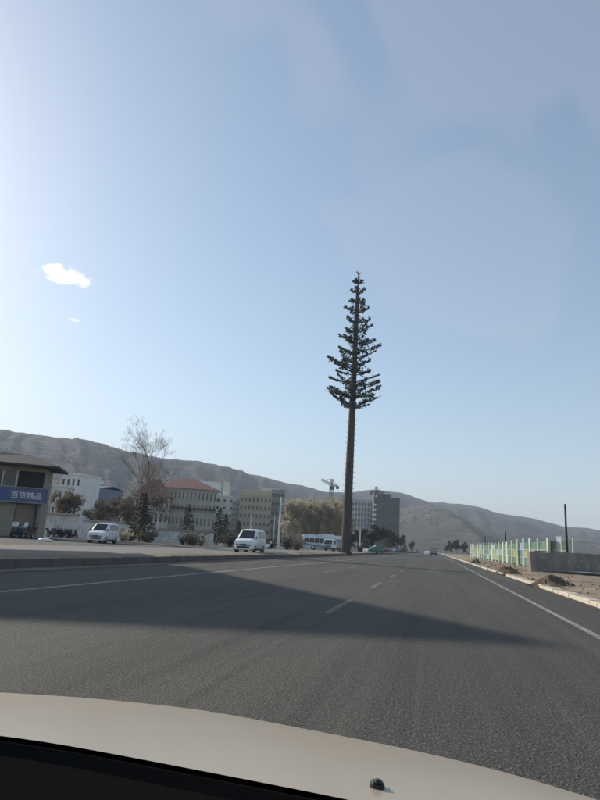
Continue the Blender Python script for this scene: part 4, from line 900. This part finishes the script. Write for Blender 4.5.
MB().bevbox(-.83, .83, -2.24, -1.95, .30, .74, .05).build('white_front', carwhite, g1)
MB().bevbox(-.3, .3, .1, .35, 1.46, 1.62, .03).build('roof_sign', carwhite, g1)
pcs = [mat('grey_car_paint', (.14, .14, .14), .4), mat('beige_car_paint', (.4, .35, .26), .4), carwhite, mat('red_car_paint', (.22, .03, .03), .35), dkp, mat('silver_car_paint', (.35, .36, .37), .3, .4), mat('blue_car_paint', (.04, .06, .16), .35)]
nms = ['grey', 'beige', 'white', 'dark red', 'black', 'silver', 'dark blue']
for i, (px, Y) in enumerate([(387, 195), (392.5, 215), (397.5, 238), (402, 262), (407, 290), (412, 320), (417, 350)]):
    c = sedan('c', pcs[(3, 2, 6, 4, 5, 1, 0)[i]], nms[(3, 2, 6, 4, 5, 1, 0)[i]] + ' car queuing on the far carriageway beyond the tall office block', 'cars queuing on the far carriageway')
    c.location = (atx(px, Y).x, Y, ZL + .006); c.rotation_euler.z = math.radians(rng.uniform(-12, 4)); c.scale = (1, 1, 1.1)
# bridge parapet far ahead
root = empty('bridge_parapet', (at(428, 547, 430).x, 430, 0)); 
wl_ = 46 * mpp(430); MB().box(-wl_ / 2, wl_ / 2, 0, .4, 1.2, 3.1).build('beam', kerbm, root)
for k in range(9): MB().box(-wl_ / 2 + k * wl_ / 8 - .3, -wl_ / 2 + k * wl_ / 8 + .3, -.1, .5, -.1, 1.2).build('pier', kerbm, root)
tag(root, 'pale concrete parapet crossing the far end of the road below the hills', 'parapet')

# scooters
def scooter(label, bodym, screen=False):
    root = empty('scooter')
    for y in (-.62, .62): put_wheel(root, 0, y, .24, WHS)
    MB().prism([(-.62, .42), (-.50, .95), (-.40, .98), (-.32, .55), (-.25, .34), (.2, .32), (.28, .62), (.75, .68), (.82, .55), (.62, .42), (.35, .25), (-.3, .22)], -.15, .15, axis='x').build('body', bodym, root)
    MB().bevbox(-.14, .14, .16, .80, .69, .80, .04).build('seat', blackpl, root)
    MB().tube([(-.34, -.34, 1.05), (0, -.46, .98), (.34, -.34, 1.05)], .022, 5).tube([(0, -.62, .24), (0, -.46, .98)], .04, 6).build('handlebar', darkmetal, root)
    MB().bevbox(-.11, .11, -.60, -.48, .82, .98, .03).build('headlamp', lampm, root)
    for s_ in (-1, 1): MB().tube([(s_ * .26, -.40, 1.04), (s_ * .30, -.42, 1.22)], .012, 4).bevbox(s_ * .30 - .05, s_ * .30 + .05, -.43, -.41, 1.20, 1.28, .01).build('mirror', darkmetal, root)
    MB().bevbox(-.16, .16, .80, 1.05, .72, 1.0, .03).build('top_box', bodym, root)
    if screen: MB().add([(-.2, -.52, .95), (.2, -.52, .95), (.17, -.40, 1.32), (-.17, -.40, 1.32)], [(0, 1, 2, 3)]).build('windshield', mat('pale_screen', (.6, .62, .63), .2), root)
    return tag(root, label, 'scooter')
dks = mat('dark_scooter_plastic', (.03, .03, .035), .4); reds = mat('maroon_scooter_plastic', (.10, .025, .03), .4); blus = mat('navy_scooter_plastic', (.03, .04, .09), .4); whs = mat('white_scooter_plastic', (.6, .6, .6), .4)
for i, (px, Y, rz, m_, sc, lb) in enumerate([(14, 53.5, .1, dks, True, 'dark scooter with pale screen before the shop, at the green shutter'), (18, 53.2, -.15, blus, True, 'navy scooter with pale screen before the shop door'), (21.5, 53.0, .2, dks, False, 'dark scooter between the navy one and the lone one by the shutter'), (26.5, 52.5, .0, reds, True, 'maroon scooter standing alone by the brown shop shutter'),
    (51, 70, 1.4, dks, False, 'dark scooter parked side-on at the corner end of the white wall'), (55, 70.5, 1.2, dks, False, 'dark scooter side-on before the white wall, second from the shop'), (60, 70.5, 1.7, blus, False, 'navy scooter side-on before the middle of the white wall'), (65.5, 71, 1.5, dks, False, 'dark scooter side-on before the white wall, next to the navy one'), (71, 71, 1.35, reds, False, 'maroon scooter side-on before the white wall'), (266, 86, -.4, whs, True, 'white scooter on the far pavement left of the tall white pole')]):
    o = scooter(lb, m_, sc); o.location = (atx(px, Y).x, Y, ZL); o.rotation_euler.z = rz; o['group'] = 'parked scooters'; o.scale = (1.12,) * 3
# white sack on the verge
r = random.Random(3); mb = MB(); n = 14
pts = [(-.75, .05), (-.6, .22), (-.2, .30), (.2, .26), (.6, .14), (.95, .05)]
S = []
for x, rr in pts: S += [(x, math.cos(2 * math.pi * k / n) * rr * 1.4 * r.uniform(.85, 1.15), max(-.02, .16 + math.sin(2 * math.pi * k / n) * rr * r.uniform(.8, 1.15))) for k in range(n)]
mb.add(S, [(i * n + k, i * n + (k + 1) % n, (i + 1) * n + (k + 1) % n, (i + 1) * n + k) for i in range(5) for k in range(n)] + [tuple(range(n - 1, -1, -1)), tuple(5 * n + k for k in range(n))])
p = gnd(45, 541.5, ZL); o = mb.build('plastic_sack', mat('white_plastic', (.75, .75, .74), .5), None, (p.x, p.y, ZL), (0, 0, .2), smooth=True); o.scale = (.75, .75, .62); tag(o, 'crumpled white sack lying at the edge of the far carriageway', 'sack')

# ------------------------------------------------------------------ right side: hoarding fence, concrete wall, mounds
def hoarding():
    n0 = Vector((10.6, 63.0)); f0 = Vector((8.9, 168.0)); e0 = Vector((at(571, 545, 61).x, 61.0))
    root = empty('hoarding_fence', (n0.x, n0.y, .35))
    wp = mat('white_hoarding_panel', (.42, .45, .40), .6, noise=[(1.1, (.20, .30, .19), .52, .66, .75, 4, (1, 1, .5)), (.5, (.45, .56, .62), .55, .65, .6, 3)])
    bp = mat('pale_blue_hoarding_panel', (.18, .29, .36), .6, noise=[(1.0, (.34, .41, .43), .5, .66, .8, 4, (1, 1, .5))])
    yp = mat('yellow_green_hoarding_panel', (.28, .32, .19), .6, noise=[(1.0, (.16, .25, .13), .5, .66, .8, 4)])
    gp = mat('green_hoarding_panel', (.065, .15, .10), .65, noise=[(1.2, (.24, .29, .16), .5, .64, .8, 4), (.6, (.05, .10, .055), .4, .6, .6, 4)])
    gy = mat('olive_hoarding_panel', (.20, .25, .13), .65, noise=[(1.0, (.34, .35, .2), .5, .66, .8, 4)])
    r = random.Random(8)
    def run(a, b, num, zr, hw=.55):
        d = (b - a); ln = d.length; u = d.normalized(); rz = math.atan2(u.y, u.x); step = ln / num
        for i in range(num):
            c = a + u * (i * step) - n0; z = zr * (i / num)
            pm = r.choice((wp, wp, wp, bp, yp)); hh = 2.95 + r.uniform(-.12, .15)
            o = MB().box(-hw, hw, -.08, .08, -.3, hh).build('tall_panel', pm, root, (c.x, c.y, z), (r.uniform(-.02, .02), r.uniform(-.025, .025), rz + r.uniform(-.06, .06)))
            for q_ in (-hw - .05, hw): MB().box(q_, q_ + .05, -.085, .085, -.3, hh + .03).build('post', galv, o)
            for k in range(3):
                m2 = r.choice((gp, gp, gy, bp if r.random() < .3 else gp))
                MB().box(hw + .07, step - hw - .07, -.04, .04, .05 + k * .87, .05 + k * .87 + .80).build('infill_panel', m2, root, (c.x, c.y, z), (0, 0, rz))
            MB().box(hw + .05, step - hw - .05, .05, .10, .86, .93).box(hw + .05, step - hw - .05, .05, .10, 1.73, 1.80).build('rail', galv, root, (c.x, c.y, z), (0, 0, rz))
    run(n0, f0, 21, .45, .6); run(e0, n0, 2, 0, .22)
    c = e0 - n0; MB().box(-.04, .45, -.08, .08, -.3, 2.9).build('tall_panel', wp, root, (c.x, c.y, 0), (0, 0, 2.7))
    tag(root, 'long hoarding fence of white, blue and green printed panels beside the dirt verge', 'fence')
hoarding()
def concrete_wall():
    root = empty('concrete_wall', (wa.x, wa.y, .3), math.atan2(wdv.y, wdv.x))
    ht = at(540, 552.2, wa.y).z - .3
    cm = mat('stained_concrete', (.24, .21, .18), .9, noise=[(1.0, (.13, .12, .11), .42, .64, .85, 6, (1, 1, .35)), (4, (.36, .34, .31), .55, .72, .6, 5)], bump=(5, .5, 5, .03))
    L = 2.9; pr = [(-.28, -.4), (-.10, ht), (.22, ht), (.34, -.4)]
    for k in range(14):
        p = [(y, z + .0) for y, z in pr]
        mb = MB().prism(p, 0, L, axis='x'); mb.build('wall_panel', cm, root, (k * (L + .018), r.uniform(-.02, .02), r.uniform(-.02, .02)))
        MB().box(0, L, -.16, .28, ht + .021, ht + .11).build('coping', cm, root, (k * (L + .018), 0, 0))
    MB().prism([(-.36, -.4), (-.14, ht + .02), (.26, ht + .02), (.42, -.4)], -.42, -.02, axis='x').build('end_post', cm, root)
    tag(root, 'low dark stained concrete wall beside the dirt verge', 'wall')
concrete_wall()
moundm = mat('dark_damp_dirt', (.13, .10, .075), .95, noise=[(2, (.07, .055, .042), .42, .64, .85, 6), (9, (.2, .16, .12), .55, .72, .7, 5)], bump=(12, .8, 5, .06), spec=.1)
def mound(px, py, w, h, seed, label):
    p = gnd(px, py, .15); p.x = max(p.x, XK + .25 + .55 * w); n = 26; xs_ = np.linspace(-1, 1, n); X, Y = np.meshgrid(xs_, xs_); R2 = X * X + Y * Y
    Z = h * np.clip(1 - R2, 0, 1) * (1 + 2.2 * fbm(X * 3.2 + seed, Y * 3.2, 4, seed)) - .04 + .5 * h * fbm(X * 9, Y * 9, 3, seed + 1)
    o = grid_obj('dirt_mound', X * w, Y * w * 1.5, Z, moundm, smooth=False); o.location = (p.x, p.y, .06)
    tag(o, label, 'dirt mound')
mound(485, 570.5, .9, .45, 5, 'dark dirt mound spilling over the pale kerb near the fence')
mound(499, 572.5, .7, .4, 9, 'small dirt mound by the kerb just before the larger one')
mound(549, 584, 1.1, .42, 13, 'broad dirt mound at the kerb in front of the concrete wall')
mound(476, 563, .9, .5, 17, 'distant dirt mound at the kerb beside the middle of the fence')
clod = []
for s_ in range(4):
    rr = random.Random(s_ + 40); mb = MB(); n = 7; v = [(0, 0, -.3)]
    for j in range(1, 4):
        for k in range(n): a = 2 * math.pi * k / n; q = math.sin(j * math.pi / 4) * rr.uniform(.7, 1.2); v.append((q * math.cos(a), q * math.sin(a), -math.cos(j * math.pi / 4) * .55 * rr.uniform(.8, 1.2)))
    v.append((0, 0, .5)); f = [(0, 1 + (k + 1) % n, 1 + k) for k in range(n)] + [(22, 15 + k, 15 + (k + 1) % n) for k in range(n)]
    for j in range(2):
        for k in range(n): f.append((1 + j * n + k, 1 + j * n + (k + 1) % n, 1 + (j + 1) * n + (k + 1) % n, 1 + (j + 1) * n + k))
    clod.append((v, f))
mb = MB(); rr = random.Random(9)
for i in range(800):
    x = XK + .55 + abs(rr.gauss(0, 2.2)); y = rr.uniform(6, 120); s_ = rr.uniform(.025, .085) * (1 + 1.2 * (rr.random() < .05))
    z = float(dirt_h(np.array([x]), np.array([y]))[0]); v, f = rr.choice(clod); a = rr.uniform(0, 6.28)
    mb.add([(x + s_ * (p[0] * math.cos(a) - p[1] * math.sin(a)), y + s_ * (p[0] * math.sin(a) + p[1] * math.cos(a)), z + s_ * p[2] + s_ * .2) for p in v], f)
o = mb.build('dirt_clods', dirt); tag(o, 'scattered clods and stones on the dirt verge behind the pale kerb', 'rubble', kind='stuff')
# sparse dry weeds along verges
mb = MB(); 
for i in range(900):
    if i % 2: x, y, z0 = rr.uniform(XM1 + .2, XM0 - .25), rr.uniform(20, 200), ZL + .05
    else:
        x, y = XK + .6 + abs(rr.gauss(0, 4)), rr.uniform(15, 120); z0 = float(dirt_h(np.array([x]), np.array([y]))[0])
    for k in range(6):
        a = rr.uniform(0, 6.28); h = rr.uniform(.06, .20); dx, dy = math.cos(a) * .09, math.sin(a) * .09
        mb.add([(x - dy * .06, y + dx * .06, z0 - .02), (x + dy * .06, y - dx * .06, z0 - .02), (x + dx * rr.uniform(.3, 1.2), y + dy * rr.uniform(.3, 1.2), z0 + h)], [(0, 1, 2)])
o = mb.build('dry_weeds', dryleaf); tag(o, 'sparse dry weeds along the median and the dirt verge', 'weeds', kind='stuff')

# ------------------------------------------------------------------ the car we sit in: bonnet, cowl, washer nozzle
def host_car():
    root = empty('host_car', (0, 0, 0))
    hood = mat('cream_white_car_paint', (.37, .31, .235), .30, spec=.5, noise=[(3, (.335, .28, .21), .4, .7, .6, 6), (90, (.27, .235, .18), .55, .75, .35, 3)])
    crest = [(-260, 702), (-120, 694), (0, 694), (100, 699), (200, 709), (300, 728), (400, 747), (500, 770), (590, 798), (680, 832), (760, 872)]
    cpts = []
    for px, py in crest:
        w = ray(px, py); 
        Yc = 1.50 - .10 * ((px - 140) / 450) ** 2
        cpts.append((w.x / w.y * Yc, Yc, CH + w.z / w.y * Yc, w.z / w.y))
    cx = np.array([c[0] for c in cpts]); U = np.linspace(cx[0], cx[-1], 60)
    def sm(a): 
        v_ = np.interp(U, cx, np.array(a)); 
        for _ in range(6): v_ = np.concatenate([[v_[0]], (v_[:-2] + v_[1:-1] * 2 + v_[2:]) / 4, [v_[-1]]])
        return v_
    Yc, Zc, Mc = sm([c[1] for c in cpts]), sm([c[2] for c in cpts]), sm([c[3] for c in cpts])
    cow = [(-260, 715), (0, 733), (150, 760), (250, 780), (340, 797), (450, 820), (560, 850), (760, 905)]
    # rear edge of the bonnet: find Y along each column where the surface projects on the cowl line
    def proj(x, y, z):
        p = Vector((x, y, z - CH)); c = Vector((p.x * _x.x + p.y * _d.x + p.z * _u.x, p.x * _x.y + p.y * _d.y + p.z * _u.y, p.x * _x.z + p.y * _d.z + p.z * _u.z))
        return 300 + F * c.x / c.z, 400 - F * c.y / c.z
    K = .13; T = np.linspace(0, 1, 26)
    V = []; rearp = []; RY = []
    for i, x in enumerate(U):
        zf = lambda y: Zc[i] + Mc[i] * (y - Yc[i]) - K * (y - Yc[i]) ** 2
        yr = Yc[i]
        while yr > .45:
            a, b = proj(x, yr, zf(yr))
            if b > np.interp(a, [c[0] for c in cow], [c[1] for c in cow]): break
            yr -= .002
        RY.append(yr)
    RY = np.array(RY); 
    for _ in range(12): RY = np.concatenate([[RY[0]], (RY[:-2] + RY[1:-1] * 2 + RY[2:]) / 4, [RY[-1]]])
    for i, x in enumerate(U):
        zf = lambda y: Zc[i] + Mc[i] * (y - Yc[i]) - K * (y - Yc[i]) ** 2
        yr = RY[i]
        ys_ = np.concatenate([np.linspace(yr, Yc[i], 18), Yc[i] + np.linspace(.03, .52, 14)])
        for j, y in enumerate(ys_):
            z = zf(y) - (0 if y < Yc[i] + .3 else 1.6 * (y - Yc[i] - .3) ** 2)
            V.append((x, y, z))
        rearp.append(Vector((x, yr, zf(yr))))
    n = 32; f = [(i * n + j, (i + 1) * n + j, (i + 1) * n + j + 1, i * n + j + 1) for i in range(59) for j in range(n - 1)]
    b = MB().add(V, f).build('bonnet', hood, root, smooth=True)
    # nose and wings below the bonnet
    xl, xr = U[0], U[-1]
    mb = MB(); fr = [V[i * n + n - 1] for i in range(0, 60, 3)] + [V[59 * n + n - 1]]
    k = len(fr); vv = [(x, y - .01, z - .01) for x, y, z in fr] + [(x, y + .10, .62) for x, y, z in fr] + [(x, y + .06, .30) for x, y, z in fr]
    mb.add(vv, [(q * k + i, q * k + i + 1, (q + 1) * k + i + 1, (q + 1) * k + i) for q in range(2) for i in range(k - 1)]).build('front_bumper', hood, root, smooth=True)
    for col, nm in ((0, 'wing'), (59, 'wing')):
        e = [V[col * n + j] for j in range(n)]; s_ = -1 if col == 0 else 1
        vv = [(x + s_ * .004, y, z - .004) for x, y, z in e] + [(x + s_ * .12, y, .75) for x, y, z in e] + [(x + s_ * .10, y, .34) for x, y, z in e]
        MB().add(vv, [(q * n + i, q * n + i + 1, (q + 1) * n + i + 1, (q + 1) * n + i) for q in range(2) for i in range(n - 1)]).build(nm, hood, root, smooth=True)
    for s_, x in ((-1, xl), (1, xr)): put_wheel(root, x + s_ * .0, 1.35, .33, WH)
    # cowl: gap, rubber lip, sloping black tray
    k = len(rearp)
    def strip(a, b_, nm, m_, par=root):
        mb = MB(); mb.add(a + b_, [(i, i + 1, k + i + 1, k + i) for i in range(k - 1)]); return mb.build(nm, m_, par, smooth=True)
    lip0 = [p + Vector((0, .05, -.016)) for p in rearp]; lip1 = [p + Vector((0, -.010, -.004)) for p in rearp]; lip2 = [p + Vector((0, -.022, -.016)) for p in rearp]; tray = [p + Vector((0, -.62, -.06)) for p in rearp]; tray0 = [p + Vector((0, -.10, -.022)) for p in rearp]
    cm = mat('cowl_plastic', (.008, .008, .008), 1.0, spec=0)
    strip(lip0, lip1, 'rubber_seal', cm); strip(lip1, lip2, 'seal_back', cm); t = strip(lip2, tray0, 'cowl', cm); strip(tray0, tray, 'cowl_tray', cm, t)
    # wiper arm lying on the cowl
    i0, i1 = 6, 34; wp = [rearp[i] + Vector((0, -.085 - .02 * math.sin((i - i0) / (i1 - i0) * 3.14), .002)) for i in range(i0, i1, 3)]
    MB().tube([p - Vector((0, .02, .03)) for p in wp], .006, 6).build('wiper_arm', mat('wiper_black', (.015, .015, .016), .8, spec=.1), root)
    # washer nozzle
    i = int(np.argmin(np.abs(U - (-.085)))); best = None
    for j in range(18):
        for ii in range(60):
            a, b_ = proj(*V[ii * n + j]); dd = (a - 373) ** 2 + (b_ - 786) ** 2
            if best is None or dd < best[0]: best = (dd, ii, j)
    p = Vector(V[best[1] * n + best[2]])
    nz = MB(); nz.bevbox(-.009, .009, -.010, .011, -.006, .007, .003).bevbox(-.005, .005, -.012, .0, .006, .010, .002)
    nz.build('washer_nozzle', blackpl, root, p, (-.15, .12, .1))
    tag(root, 'cream white car bonnet with black cowl and washer nozzle, seen from its own seat', 'car')
host_car()

# ------------------------------------------------------------------ haze: one closed box of pale air
hzm = bpy.data.materials.new('haze'); hzm.use_nodes = True; hn, hl = hzm.node_tree.nodes, hzm.node_tree.links
hn.clear(); ho = hn.new('ShaderNodeOutputMaterial'); pv = hn.new('ShaderNodeVolumePrincipled')
pv.inputs['Color'].default_value = (.74, .84, 1.0, 1); pv.inputs['Density'].default_value = 0.00030; pv.inputs['Anisotropy'].default_value = 0.0
hl.new(pv.outputs[0], ho.inputs['Volume'])
o = MB().box(-4300, 4300, -700, 5300, -60, 330).build('haze', hzm); tag(o, 'thin pale haze filling the valley air', 'haze', kind='stuff')
